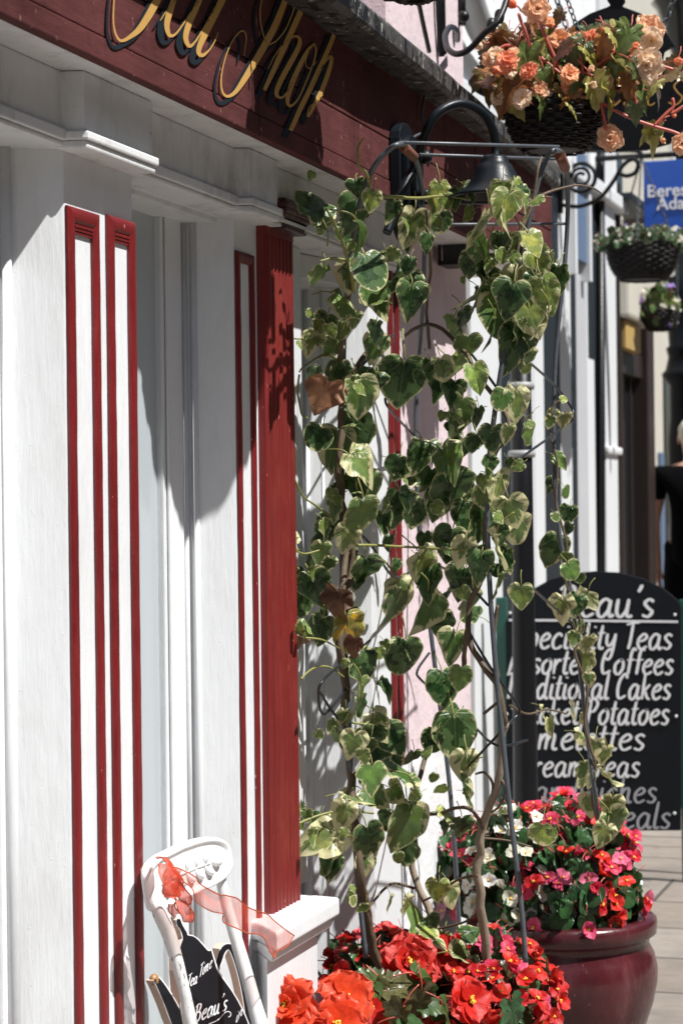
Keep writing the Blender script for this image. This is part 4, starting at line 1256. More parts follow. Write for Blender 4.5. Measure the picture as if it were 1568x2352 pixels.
stems(iv2, [
    ([(1156, 1665, 4.58), (1146, 1580, 4.568), (1108, 1530, 4.593), (1078, 1470, 4.618), (1072, 1400, 4.643), (1102, 1330, 4.618), (1112, 1240, 4.593), (1118, 1120, 4.58), (1136, 1040, 4.58), (1166, 990, 4.568), (1150, 930, 4.593), (1100, 870, 4.618), (1060, 800, 4.717), (990, 745, 4.842), (930, 770, 4.93)], 0.0062, 0.0035),
    ([(1142, 1390, 4.568), (1132, 1470, 4.568), (1146, 1560, 4.568)], 0.004, 0.003),
    ([(938, 1950, 4.892), (930, 1880, 4.892), (960, 1800, 4.917), (1000, 1660, 5.054), (1060, 1540, 4.742), (1072, 1450, 4.643)], 0.0055, 0.004),
    ([(985, 800, 4.867), (980, 700, 4.867), (988, 620, 4.842), (985, 560, 4.817), (975, 480, 4.805)], 0.0032, 0.0022),
    ([(1180, 700, 4.543), (1190, 560, 4.543), (1220, 470, 4.555), (1236, 395, 4.555), (1244, 360, 4.568)], 0.0036, 0.002),
    ([(1160, 470, 4.543), (1215, 460, 4.555), (1262, 440, 4.593), (1320, 426, 4.643), (1360, 432, 4.668), (1384, 446, 4.68)], 0.0032, 0.0012),
    ([(1124, 1850, 4.618), (1130, 1800, 4.605), (1112, 1775, 4.593), (1090, 1778, 4.593)], 0.003, 0.002),
    ([(1110, 1905, 4.63), (1084, 1862, 4.643), (1050, 1855, 4.68), (1000, 1870, 4.742), (940, 1866, 4.805)], 0.0038, 0.003),
    ([(1142, 1780, 4.605), (1160, 1810, 4.593), (1148, 1850, 4.605), (1128, 1866, 4.618)], 0.003, 0.002),
    ([(1100, 1925, 4.643), (1160, 1930, 4.643), (1220, 1945, 4.643)], 0.0022, 0.0015),
    ([(1098, 2010, 4.643), (1050, 2020, 4.692), (1010, 2050, 4.742), (970, 2070, 4.792)], 0.0026, 0.002),
    ([(1098, 2100, 4.668), (1060, 2120, 4.717), (1000, 2135, 4.767)], 0.0024, 0.002),
    ([(950, 2040, 4.892), (900, 2030, 4.817), (862, 2065, 4.717), (842, 2090, 4.668)], 0.0028, 0.0022),
    ([(1110, 1640, 4.593), (1148, 1608, 4.58), (1152, 1600, 4.58)], 0.003, 0.002),
], M['stem'])
stems(iv3, [
    ([(1388, 2020, 5.641), (1380, 1920, 5.341), (1358, 1830, 5.179), (1365, 1760, 5.142), (1342, 1660, 5.142), (1348, 1580, 5.142), (1318, 1500, 5.142), (1332, 1430, 5.142), (1300, 1340, 5.129), (1298, 1240, 5.129), (1276, 1160, 5.129), (1278, 1060, 5.129), (1262, 990, 5.129), (1268, 935, 5.129), (1298, 912, 5.129)], 0.0034, 0.0018),
    ([(1170, 1620, 4.742), (1210, 1640, 4.867), (1255, 1630, 4.992), (1300, 1640, 5.117)], 0.0025, 0.0015),
], M['stem'])
bm = bmesh.new()
bm.free()

# ------------------------------------------------------------------ flowers
def petal(bm, uvl, data, mat4, length, width, cup=0.25, curl=0.2, ruffle=0.0, ph=0.0, nu=6, nv=6, mi=0):
    rows = []
    for j in range(nv + 1):
        v = j / nv
        hw = width / 2 * max(0.05, math.sin(math.pi * min(0.98, 0.10 + 0.82 * v ** 0.85))) ** 0.7
        if j == nv:
            hw *= 0.55
        row = []
        for i in range(nu + 1):
            u = -1 + 2 * i / nu
            x = u * hw
            y = length * v - (0.10 * length * u * u if j == nv else 0)
            z = cup * hw * u * u - curl * length * v * v + ruffle * length * v * math.sin(u * 5 + ph) * (0.35 + 0.65 * abs(u))
            z += ruffle * length * 0.6 * v * v * math.sin(u * 9 + ph * 2)
            q = bm.verts.new(mat4 @ Vector((x, y, z)))
            data[q] = (u * hw / length, v * 0.9 + 0.05, v)
            row.append(q)
        rows.append(row)
    for a, b in zip(rows, rows[1:]):
        for i in range(nu):
            f = bm.faces.new((a[i], a[i + 1], b[i + 1], b[i]))
            f.material_index = mi
            f.smooth = True

def finish_flower(name, bm, uvl, data, mats):
    for f in bm.faces:
        for l in f.loops:
            d = data.get(l.vert)
            l[uvl].uv = (d[0], d[1]) if d else (0.0, 0.3)
    bm.verts.index_update()
    vals = [data[v][2] if v in data else 0.5 for v in bm.verts]
    me = bpy.data.meshes.new(name)
    bm.to_mesh(me); bm.free()
    at = me.attributes.new('edge', 'FLOAT', 'POINT')
    at.data.foreach_set('value', vals)
    for mm in mats:
        me.materials.append(mm)
    return me

def pm(az, tilt, r0=0.0, z0=0.0):
    """petal frame: turned az about the flower's axis (+z), raised by tilt from the flower's plane"""
    return Matrix.Rotation(az, 4, 'Z') @ Matrix.Translation((0, r0, z0)) @ Matrix.Rotation(tilt, 4, 'X')

def small_flower(name, seed, open_=0.25, stalk=True):
    r = random.Random(seed)
    bm = bmesh.new(); uvl = bm.loops.layers.uv.new('UVMap'); data = {}
    for k in range(4):
        az = k * math.pi / 2 + r.uniform(-0.15, 0.15)
        big = k % 2 == 0
        petal(bm, uvl, data, pm(az, open_ + r.uniform(-0.15, 0.2), 0.02, 0.0 if big else 0.03), 0.52 if big else 0.42, 0.62 if big else 0.30, 0.35, 0.15 + r.uniform(-.1, .2), 0.04, r.uniform(0, 6), 5, 5)
    for k in range(7):
        a = r.uniform(0, 6.28); q = r.uniform(0, 0.07)
        ball(bm, (q * math.cos(a), q * math.sin(a), 0.06 + r.uniform(0, 0.05)), 0.045, 6, 1)
    if stalk:
        tube(bm, smooth_path([(0, 0, 0), (0.03, 0, -0.3), (0.1, 0.02, -0.7), (0.12, 0.1, -1.2)], 3), 0.028, 5, 2)
    return finish_flower(name, bm, uvl, data, (M['petal'], M['pollen'], M['stem_red']))

def rosette(name, seed, rings, centre='pollen', ruffle=0.06, stalk=True):
    r = random.Random(seed)
    bm = bmesh.new(); uvl = bm.loops.layers.uv.new('UVMap'); data = {}
    for n, length, width, tilt, r0, z0, curl in rings:
        off = r.uniform(0, 6.28)
        for k in range(n):
            az = off + 2 * math.pi * k / n + r.uniform(-0.15, 0.15)
            petal(bm, uvl, data, pm(az, tilt + r.uniform(-0.15, 0.15), r0, z0 + r.uniform(-0.02, 0.02)), length * r.uniform(0.9, 1.1), width * r.uniform(0.9, 1.1), 0.2, curl + r.uniform(-0.1, 0.1), ruffle, r.uniform(0, 6), 8, 7)
    if centre:
        for k in range(16):
            a = r.uniform(0, 6.28); q = r.uniform(0, 0.08)
            tube(bm, [(q * 0.5 * math.cos(a), q * 0.5 * math.sin(a), 0.0), (q * math.cos(a), q * math.sin(a), 0.12 + r.uniform(0, 0.06))], [0.012, 0.018], 5, 1)
    if stalk:
        tube(bm, smooth_path([(0, 0, 0), (0.02, 0, -0.25), (0.12, 0.05, -0.6), (0.2, 0.1, -1.0)], 3), 0.03, 6, 2)
    return finish_flower(name, bm, uvl, data, (M['petal'], M['pollen'], M['stem_red']))

SF = [small_flower('small_bloom_%d' % i, i, o) for i, o in enumerate((0.12, 0.3, 0.5, 0.85, 0.2, 0.4, 1.15, 0.65, -0.1))]
OPEN = [rosette('open_bloom_%d' % i, 20 + i, [(5, 0.52, 0.66, 0.10, 0.02, 0.0, 0.10), (4, 0.42, 0.52, 0.30, 0.02, 0.03, 0.08)]) for i in range(3)]
DOUBLE = [rosette('double_bloom_%d' % i, 40 + i, [(6, 0.50, 0.50, 0.10, 0.03, 0.0, 0.1), (6, 0.44, 0.46, 0.40, 0.02, 0.03, 0.12), (5, 0.34, 0.38, 0.75, 0.02, 0.05, 0.1), (5, 0.24, 0.26, 1.1, 0.01, 0.06, 0.1)], 'pollen' if i < 2 else None, 0.075) for i in range(4)]
BUD = rosette('bud_%d' % 0, 60, [(4, 0.5, 0.36, 1.2, 0.03, 0.0, -0.3), (3, 0.42, 0.3, 1.35, 0.01, 0.0, -0.2)], None, 0.04)
ROUND = [(0, 0.03), (0.14, -0.05), (0.32, -0.02), (0.46, 0.16), (0.50, 0.38), (0.44, 0.62), (0.30, 0.80), (0.12, 0.90), (0, 0.92)]
ANGEL = [(0, 0.06), (0.12, -0.10), (0.27, -0.16), (0.40, -0.06), (0.36, 0.06), (0.52, 0.14), (0.43, 0.24), (0.50, 0.38), (0.36, 0.44), (0.38, 0.58), (0.24, 0.66), (0.18, 0.84), (0.08, 0.96), (0, 1.12)]
lm = (M['leaf'], M['stem_red'])
BL = [leaf_mesh('begonia_leaf_%d' % i, ROUND, f, d, 0.03, 100 + i, lm, asym=0.12) for i, (f, d) in enumerate(((0.25, 0.2), (0.4, 0.35), (0.12, 0.3), (0.5, 0.1)))]
AL = [leaf_mesh('angular_leaf_%d' % i, ANGEL, f, d, 0.03, 130 + i, lm, asym=0.2, stalk=0.5) for i, (f, d) in enumerate(((0.2, 0.3), (0.35, 0.5), (0.1, 0.2), (0.45, 0.35), (0.25, 0.7)))]
TINY = [leaf_mesh('small_leaf_%d' % i, ROUND, 0.2, 0.3, 0.02, 160 + i, lm, stalk=0.2) for i in range(2)]

def face_matrix(p, nrm, size, rnd, spin=None):
    q = Vector((0, 0, 1)).rotation_difference(nrm.normalized())
    return Matrix.Translation(p) @ q.to_matrix().to_4x4() @ Matrix.Rotation(rnd.uniform(0, 6.28) if spin is None else spin, 4, 'Z') @ Matrix.Scale(size, 4)

def bush(name, label, cat, base, centre, rad, nfl, nlf, nmass, fmeshes, fcols, lmeshes, lcols, fsize, lsize, seed, group=None, sector=None, low=-0.25, stems_=6):
    """a mounded bedding plant: leaves and blooms spread over and through a dome"""
    r = random.Random(seed)
    t = thing(name, label, cat, base, group)
    c = Vector(centre)
    def spot(shell0, shell1):
        for _ in range(200):
            d = Vector((r.gauss(0, 1), r.gauss(0, 1), r.gauss(0, 1))).normalized()
            if d.z < low:
                continue
            if sector and not sector(d):
                continue
            break
        k = r.uniform(shell0, shell1)
        return c + Vector((d.x * rad[0], d.y * rad[1], d.z * rad[2])) * k, d
    for i in range(nlf):
        p, d = spot(0.75, 1.0)
        a = r.uniform(40, 140)
        col = r.choice(lcols)
        k = r.uniform(0.75, 1.25)
        mt = leaf_matrix(p, a, r.uniform(*lsize), 0.25, 0.8, 0.8, r)
        add_part('leaf', r.choice(lmeshes), mt, t, [x * k for x in col])
    items = []
    for i in range(nmass):
        p, d = spot(0.25, 0.86)
        items.append((r.choice(lmeshes), leaf_matrix(p, r.uniform(0, 180), r.uniform(*lsize), 0.2, 0.8, 1.2, r)))
    if items:
        merge('foliage', items, t, lm, lcols[0])
    for i in range(nfl):
        p, d = spot(0.92, 1.12)
        view = (EYE - p).normalized()
        nrm = d * 0.8 + view * 0.35 + Vector((0, 0, 0.35)) + Vector((r.gauss(0, .3), r.gauss(0, .3), r.gauss(0, .3)))
        col = r.choice(fcols)
        k = r.uniform(0.8, 1.15)
        add_part('flower', r.choice(fmeshes), face_matrix(p, nrm, r.uniform(*fsize), r), t, [min(1, x * k) for x in col])
    bm = bmesh.new()
    for i in range(stems_):
        a = r.uniform(0, 6.28)
        b = Vector(base) + Vector((math.cos(a) * 0.03, math.sin(a) * 0.03, 0))
        e = c + Vector((math.cos(a) * rad[0] * 0.6, math.sin(a) * rad[1] * 0.6, rad[2] * r.uniform(0.1, 0.6)))
        tube(bm, smooth_path([b, b.lerp(e, 0.5) + Vector((0, 0, 0.03)), e], 4), 0.004, n=6)
    build('stems', bm, M['stem_red'], t)
    return t

GREENS = [(0.022, 0.062, 0.018), (0.03, 0.085, 0.025), (0.045, 0.11, 0.04), (0.018, 0.05, 0.018)]
BRONZE = [(0.05, 0.045, 0.02), (0.03, 0.06, 0.02), (0.06, 0.03, 0.02), (0.025, 0.055, 0.02)]
RED = [(0.62, 0.018, 0.016), (0.70, 0.03, 0.02), (0.55, 0.012, 0.018)]
ROSE = [(0.72, 0.045, 0.12), (0.78, 0.09, 0.2), (0.70, 0.03, 0.07), (0.74, 0.16, 0.28)]
WHT = [(0.80, 0.78, 0.70), (0.82, 0.80, 0.76), (0.76, 0.76, 0.6)]

# ------------------------------------------------------------------ pots
def pot(label, c, rim_r, rim_z, body, soil_r):
    t = thing('flower_pot', label, 'flower pot', (c[0], c[1], 0), 'maroon glazed pots')
    prof = [(0.0, 0.0)] + body + [(rim_r - 0.018, rim_z - 0.055), (rim_r - 0.010, rim_z - 0.048), (rim_r - 0.002, rim_z - 0.042), (rim_r, rim_z - 0.02), (rim_r - 0.001, rim_z - 0.008), (rim_r - 0.010, rim_z), (rim_r - 0.028, rim_z + 0.001), (rim_r - 0.036, rim_z - 0.006), (rim_r - 0.040, rim_z - 0.06), (rim_r - 0.05, rim_z - 0.10), (0, rim_z - 0.10)]
    bm = bmesh.new()
    lathe(bm, prof, (c[0], c[1], 0.0), 72)
    build('bowl', bm, M['pot'], t)
    bm = bmesh.new()
    lathe(bm, [(0, rim_z - 0.035), (rim_r * 0.5, rim_z - 0.03), (rim_r - 0.045, rim_z - 0.05), (rim_r - 0.045, rim_z - 0.09), (0, rim_z - 0.09)], (c[0], c[1], 0.0), 36)
    build('soil', bm, M['soil'], t)
    return t
PC = pd(1288, 2100, 5.55)
pot('round maroon glazed pot holding pink and white begonias, in front of the blackboard', (PC.x, PC.y), 0.242, 0.42,
    [(0.135, 0.004), (0.15, 0.02), (0.178, 0.07), (0.206, 0.13), (0.230, 0.20), (0.241, 0.255), (0.242, 0.29), (0.234, 0.325), (0.220, 0.350)], 0.2)
NC = pd(1000, 2300, 4.85)
pot('near maroon glazed pot under red begonias and the ivy trellis, its sides below the picture', (NC.x, NC.y - 0.06), 0.218, 0.34,
    [(0.12, 0.004), (0.135, 0.02), (0.166, 0.07), (0.192, 0.11), (0.211, 0.15), (0.2175, 0.185), (0.218, 0.21), (0.211, 0.245), (0.198, 0.275)], 0.21)

# far pot: white begonias, pink begonias, a few reds and a dusky one at the wall side
zb = 0.385
bush('begonia_plant', 'pink flowering begonia mounded over the street side of the far maroon pot', 'begonia', (PC.x, PC.y - 0.076, zb), (PC.x - 0.022, PC.y - 0.052, 0.485), (0.1635, 0.160, 0.2126), 98, 70, 170, SF, ROSE + [RED[1]], BL, GREENS, (0.042, 0.053), (0.0436, 0.06758), 201, 'bedding begonias in the pots', low=-0.35)
bush('begonia_plant', 'white flowering begonia in the middle of the far maroon pot', 'begonia', (PC.x - 0.07, PC.y + 0.087, zb), (PC.x - 0.105, PC.y + 0.105, 0.49), (0.1308, 0.105, 0.205), 84, 60, 110, SF, WHT, BL, GREENS, (0.042, 0.052), (0.0436, 0.06758), 202, 'bedding begonias in the pots', low=-0.35)
bush('begonia_plant', 'dusky pink begonia at the wall side of the far maroon pot, partly shaded', 'begonia', (PC.x, PC.y + 0.185, zb), (PC.x, PC.y + 0.215, 0.475), (0.1308, 0.125, 0.165), 48, 50, 80, SF, [ROSE[0], ROSE[1], (0.55, 0.25, 0.33)], BL, GREENS, (0.0436, 0.0545), (0.0436, 0.0654), 203, 'bedding begonias in the pots', low=-0.35)
bush('begonia_plant', 'scarlet begonia low among the pink ones in the far maroon pot', 'begonia', (PC.x - 0.109, PC.y - 0.022, zb), (PC.x - 0.136, PC.y - 0.02, 0.455), (0.09265, 0.1417, 0.1526), 40, 50, 70, SF, RED + ROSE[:2], BL, GREENS, (0.04796, 0.06104), (0.0436, 0.06758), 204, 'bedding begonias in the pots', low=-0.35)
bush('begonia_plant', 'deep rose begonia crowning the back of the far maroon pot against the menu board', 'begonia', (PC.x + 0.06, PC.y + 0.03, zb), (PC.x + 0.03, PC.y - 0.02, 0.51), (0.15, 0.17, 0.195), 84, 40, 60, SF, [ROSE[2], ROSE[0], RED[1], ROSE[0]], BL, GREENS, (0.044, 0.056), (0.0436, 0.06758), 205, 'bedding begonias in the pots', low=0.25)
# near pot
zb = 0.335
bush('begonia_plant', 'small flowered red begonia at the wall side of the near pot', 'begonia', (NC.x - 0.036, NC.y + 0.108, zb), (NC.x - 0.048, NC.y + 0.125, 0.378), (0.168, 0.120, 0.135), 92, 60, 150, SF, RED + [RED[0], (0.72, 0.08, 0.1)], BL, BRONZE + GREENS, (0.0432, 0.0564), (0.042, 0.066), 211, 'bedding begonias in the pots', low=-0.3)
bush('begonia_plant', 'small flowered red and rose begonia spilling over the street side of the near pot', 'begonia', (NC.x, NC.y - 0.144, zb), (NC.x - 0.03, NC.y - 0.140, 0.355), (0.19, 0.135, 0.155), 98, 60, 170, SF, RED + [RED[1]] + ROSE[:2], BL, BRONZE + GREENS, (0.0432, 0.0564), (0.042, 0.066), 212, 'bedding begonias in the pots', low=-0.5)

# tuberous begonia with big orange-red blooms at the front of the near pot
tb = thing('tuberous_begonia', 'big bloomed orange red begonia with toothed leaves at the front of the near pot', 'begonia', (NC.x - 0.17, NC.y + 0.02, 0.34))
rt = random.Random(31)
BIG = [  # x, y, z, px size, mesh, colour, facing (right, up)
    (655, 2310, 4.252, 150, DOUBLE[0], (0.78, 0.075, 0.022), (-0.15, 0.25)),
    (792, 2292, 4.413, 138, OPEN[0], (0.78, 0.08, 0.024), (0.0, 0.35)),
    (770, 2352, 4.351, 150, OPEN[1], (0.76, 0.07, 0.02), (0.1, 0.2)),
    (850, 2318, 4.550, 120, OPEN[2], (0.58, 0.02, 0.014), (0.1, 0.3)),
    (940, 2215, 4.600, 150, DOUBLE[1], (0.56, 0.022, 0.014), (0.15, 0.45)),
    (1015, 2190, 4.724, 100, OPEN[0], (0.60, 0.016, 0.012), (0.3, 0.6)),
    (1078, 2300, 4.500, 118, OPEN[1], (0.62, 0.02, 0.014), (0.75, 0.3)),
    (1120, 2348, 4.451, 110, BUD, (0.68, 0.03, 0.018), (0.5, 0.6)),
    (725, 2372, 4.301, 110, DOUBLE[1], (0.76, 0.07, 0.02), (-0.2, 0.1)),
    (905, 2365, 4.476, 110, OPEN[2], (0.66, 0.03, 0.014), (0.0, 0.2)),
    (1010, 2375, 4.476, 100, DOUBLE[0], (0.66, 0.03, 0.014), (0.2, 0.2)),
]
for x, y, z, s, me, col, (fr, fu) in BIG:
    p = pd(x, y, z)
    nrm = (EYE - p).normalized() + CX * fr + CY * fu
    add_part('flower', me, face_matrix(p, nrm, s * z / F_PX * 0.98, rt), tb, col)
for x, y, z, s, a, col in ((880, 2268, 4.476, 105, 20, (0.07, 0.10, 0.03)), (935, 2265, 4.476, 110, 350, (0.09, 0.085, 0.03)), (905, 2300, 4.476, 105, 60, (0.05, 0.08, 0.025)), (985, 2255, 4.500, 90, 30, (0.06, 0.11, 0.03)), (960, 2320, 4.451, 110, 100, (0.08, 0.07, 0.03)),
                      (840, 2250, 4.500, 80, 200, (0.05, 0.07, 0.025)), (1000, 2320, 4.476, 90, 40, (0.04, 0.08, 0.025)), (720, 2300, 4.351, 70, 250, (0.06, 0.025, 0.03)), (905, 2345, 4.413, 100, 120, (0.09, 0.09, 0.03)), (1030, 2340, 4.451, 90, 70, (0.05, 0.10, 0.03)), (700, 2345, 4.351, 80, 130, (0.035, 0.08, 0.02)), (830, 2352, 4.426, 90, 60, (0.05, 0.10, 0.03)), (1180, 2340, 4.451, 105, 80, (0.05, 0.13, 0.05)), (960, 2352, 4.413, 90, 20, (0.04, 0.09, 0.03))):
    add_part('leaf', rt.choice(AL), leaf_matrix(pd(x, y, z), a, s * z / F_PX, -0.1, 0.9, 0.4, rt), tb, col)
bm = bmesh.new()
for x, y, z, s, me, col, fc in BIG:
    e = pd(x, y, z + 0.03)
    b = Vector((NC.x - 0.15, NC.y + 0.02, 0.34))
    tube(bm, smooth_path([b, b.lerp(e, 0.5) + Vector((0, 0, 0.03)), e], 4), 0.005, n=7)
build('stems', bm, M['stem_red'], tb)

# ------------------------------------------------------------------ baskets
def chain(bm, a, b, link_l=0.022, r=0.0018):
    a, b = Vector(a), Vector(b)
    n = max(2, int((b - a).length / (link_l * 0.72)))
    d = (b - a).normalized()
    u = d.orthogonal().normalized()
    v = d.cross(u)
    for i in range(n):
        c = a.lerp(b, (i + 0.5) / n)
        s = u if i % 2 else v
        pts = [c + d * (link_l / 2) * math.cos(t) + s * (link_l * 0.28) * math.sin(t) for t in [2 * math.pi * k / 10 for k in range(10)]]
        tube(bm, pts, r, n=5, closed=True)

def basket(label, c, R, depth, apex, group='hanging baskets', bands=11, nchain=3, phase=0.3, rounded=False):
    """woven bowl, its rim centre at c, hung by chains from apex"""
    t = thing('hanging_basket', label, 'hanging basket', (c[0], c[1], c[2] - depth), group)
    bm = bmesh.new()
    c = Vector(c)
    prof = []
    for k in range(bands + 1):
        a = k / bands
        prof.append((R * (max(0.03, 1 - a ** 2.3) ** 0.55 if rounded else math.sin(math.pi / 2 * (0.42 + 0.58 * (1 - a) ** 0.8))), -depth * a))
    lathe(bm, [(r_ * 0.96, h) for r_, h in prof] + [(0, -depth)], c, 40)
    for k, (r_, h) in enumerate(prof):
        for s in (0, 1):
            pts = []
            for q in range(60):
                a = 2 * math.pi * q / 60
                w = math.sin(a * 15 + math.pi * (k % 2) + math.pi * s)
                pts.append(c + Vector(((r_ + 0.006 * w) * math.cos(a), (r_ + 0.006 * w) * math.sin(a), h + (s - 0.5) * depth / bands * 0.5)))
            tube(bm, pts, depth / bands * 0.30, n=6, closed=True)
    build('bowl', bm, M['wicker'], t)
    bm = bmesh.new(); lathe(bm, [(0, -0.01), (R * 0.92, -0.02), (R * 0.9, -0.05), (0, -0.05)], c, 24); build('soil', bm, M['soil'], t)
    for k in range(nchain):
        a = phase + 2 * math.pi * k / nchain
        bm = bmesh.new(); chain(bm, Vector(apex), c + Vector((R * math.cos(a), R * math.sin(a), 0)))
        build('chain', bm, M['rod'], t)
    return t

A = pd(1272, 240, 5.3)
apexA = A + Vector((0, 0, 0.36))
basket('dark woven hanging basket of orange begonias at the top right, before the black oval sign', A, 0.118, 0.112, apexA, phase=math.atan2(-CX.y * -1, CX.x) if False else math.radians(-78))
ob = thing('orange_begonia', 'orange and peach begonia spilling from the woven basket before the oval sign', 'begonia', A)
ro = random.Random(5)
ORANGE = [(0.93, 0.50, 0.27), (0.95, 0.62, 0.40), (0.90, 0.36, 0.20), (0.95, 0.76, 0.56), (0.94, 0.58, 0.37)]
OFL = [(1232, 20, 78, DOUBLE[2], 1, (.2, .1)), (1182, 12, 72, BUD, 2, (-.6, .2)), (1113, 100, 72, BUD, 3, (-.8, -.2)), (1175, 148, 84, DOUBLE[3], 4, (-.1, .1)), (1150, 142, 62, BUD, 2, (-.5, .3)), (1264, 60, 74, BUD, 0, (-.2, .5)), (1240, 0, 40, BUD, 2, (0, .5)),
       (1330, 108, 84, OPEN[1], 0, (-.3, .2)), (1300, 118, 60, BUD, 2, (-.3, .3)), (1350, 92, 80, BUD, 2, (.3, .6)), (1374, 105, 66, BUD, 2, (.4, .5)), (1400, 120, 70, BUD, 2, (0, .7)), (1432, 140, 92, DOUBLE[2], 0, (0, 0)), (1482, 150, 100, DOUBLE[3], 3, (.15, -.05)), (1490, 66, 84, DOUBLE[2], 1, (.2, .3)), (1494, 92, 72, OPEN[2], 3, (.4, -.2)),
       (1400, 318, 74, DOUBLE[3], 1, (0, .1)), (1548, 140, 58, BUD, 2, (.9, 0)), (1565, 330, 60, DOUBLE[2], 1, (.2, 0)), (1420, 62, 46, BUD, 2, (.5, .5)), (1545, 260, 36, BUD, 2, (.2, -.6)), (1405, 232, 40, BUD, 0, (0, -.3)), (1520, 320, 44, BUD, 1, (.2, -.3)), (1285, 90, 56, OPEN[0], 0, (-.1, .4)), (1385, 75, 46, BUD, 2, (0, .5)), (1455, 110, 50, BUD, 2, (.3, .4))]
for i in range(22):
    OFL.append((ro.uniform(1120, 1500), ro.uniform(110, 228), ro.uniform(40, 66), ro.choice((BUD, OPEN[1], DOUBLE[3], DOUBLE[2])), ro.randrange(5), (ro.uniform(-.5, .5), ro.uniform(0, .6))))
for x, y, s, me, ci, (fr, fu) in OFL:
    z = 5.3 - 0.10 + ro.uniform(-0.08, 0.06)
    p = pd(x, y, z)
    nrm = (EYE - p).normalized() + CX * fr + CY * fu
    add_part('flower', me, face_matrix(p, nrm, s * z / F_PX * 0.88, ro), ob, ORANGE[ci])
AUT = [(0.28, 0.26, 0.06), (0.36, 0.33, 0.10), (0.12, 0.17, 0.05), (0.24, 0.10, 0.03), (0.32, 0.14, 0.05), (0.14, 0.055, 0.025), (0.40, 0.38, 0.14), (0.08, 0.11, 0.04)]
OLF = [(1120, 160, 70, 200), (1112, 190, 60, 215), (1140, 205, 50, 120), (1165, 220, 84, 110), (1210, 165, 110, 95), (1195, 215, 70, 100), (1235, 228, 62, 80), (1335, 215, 90, 95), (1372, 215, 86, 70), (1400, 225, 95, 60), (1440, 165, 100, 40), (1310, 245, 70, 100), (1290, 255, 66, 130), (1470, 215, 80, 50), (1460, 262, 50, 90), (1500, 320, 70, 110), (1480, 310, 60, 140),
       (1230, 70, 60, 60), (1260, 110, 74, 80), (1210, 100, 70, 110), (1290, 150, 80, 70), (1320, 150, 70, 90), (1360, 130, 70, 45), (1270, 180, 60, 90), (1250, 140, 80, 100), (1300, 190, 60, 60), (1345, 175, 80, 110), (1395, 175, 70, 80), (1420, 90, 70, 20), (1405, 100, 66, 300), (1380, 150, 60, 30), (1445, 200, 60, 80), (1150, 120, 50, 230), (1175, 95, 50, 260), (1190, 190, 60, 140), (1220, 130, 60, 60)]
for i in range(44):
    OLF.append((ro.uniform(1130, 1500), ro.uniform(80, 250), ro.uniform(45, 80), ro.uniform(40, 140)))
for x, y, s, a in OLF:
    z = 5.3 - 0.06 + ro.uniform(-0.08, 0.08)
    add_part('leaf', ro.choice(AL), leaf_matrix(pd(x, y, z), a, s * z / F_PX, -0.1, 0.6, 0.5, ro), ob, ro.choice(AUT))
items = []
for i in range(230):
    x, y = ro.gauss(1300, 95), ro.gauss(165, 40)
    if y > 236:
        continue
    z = 5.3 + ro.uniform(-0.06, 0.12)
    items.append((ro.choice(AL), leaf_matrix(pd(x, y, z), ro.uniform(20, 160), ro.uniform(0.035, 0.065), 0, 0.6, 1.0, ro)))
merge('foliage', items, ob, lm, (0.13, 0.085, 0.03))
for pts in ([(1290, 215), (1350, 222), (1440, 268), (1500, 290), (1550, 305), (1600, 330)], [(1378, 228), (1384, 260), (1392, 300)], [(1440, 215), (1460, 235), (1462, 278)], [(1430, 130), (1480, 135), (1520, 152), (1546, 160)], [(1500, 290), (1530, 260), (1545, 245), (1543, 225)], [(1300, 180), (1230, 120), (1200, 60), (1190, 30)],
            [(1240, 170), (1180, 110), (1150, 110), (1130, 140)], [(1290, 170), (1250, 80), (1236, 40)], [(1330, 180), (1400, 130), (1440, 95), (1480, 80)], [(1540, 262), (1560, 250), (1590, 230)], [(1330, 190), (1345, 120), (1352, 105)]):
    bm = bmesh.new()
    tube(bm, smooth_path([pd(x, y, 5.2) for x, y in pts], 5), [0.0042] * (5 * (len(pts) - 1)) + [0.003], n=7)
    build('stem', bm, M['stem_red'], ob)

# wrought iron bracket on the pink wall, carrying that basket
br = thing('basket_bracket', 'black wrought iron scroll bracket on the pink wall above the gutter', 'bracket', pt(1012, 60, 1.46))
def iron(name, pts, r, parent, n=9):
    bm = bmesh.new(); tube(bm, smooth_path(pts, 6), r, n=n); return build(name, bm, M['black_iron'], parent)
iron('wall_bar', [pt(1003, -260, 1.458), pt(1006, 0, 1.458), pt(1014, 130, 1.458)], 0.008, br)
iron('wall_bar', [pt(1016, -260, 1.452), pt(1017, 0, 1.452), pt(1020, 125, 1.452)], 0.006, br)
iron('strut', [pt(948, -60, 1.40), pt(968, 40, 1.43), pt(985, 118, 1.455)], 0.006, br)
p0 = [(1050, 92), (1049, 72), (1034, 62), (1022, 82), (1028, 112), (1050, 124), (1078, 112), (1110, 78), (1150, 35)]
arm_pts = [pt(x, y, 1.44 - 0.30 * i / 8) for i, (x, y) in enumerate(p0)]
end = apexA + Vector((0, 0, 0.06))
arm_pts += [arm_pts[-1].lerp(end, 0.35) + Vector((0, 0, 0.06)), arm_pts[-1].lerp(end, 0.75) + Vector((0, 0, 0.08)), end, end + Vector((0, -0.02, -0.04)), apexA]
iron('scroll_arm', arm_pts, 0.0075, br)
for a in ((1128, 58), (1146, 38)):
    bm = bmesh.new()
    ball(bm, pt(a[0], a[1], 1.17), 0.014, 10, 0, (1.0, 0.9, 1.3))
    build('twist', bm, M['black_iron'], br)
bm = bmesh.new(); q0 = pt(1060, -40, 1.46); q1 = pt(1061, 58, 1.46)
tube(bm, [q0, q1], 0.010, n=8); ball(bm, pt(1064, 38, 1.44), 0.016)
build('pintle', bm, M['black_iron'], br)

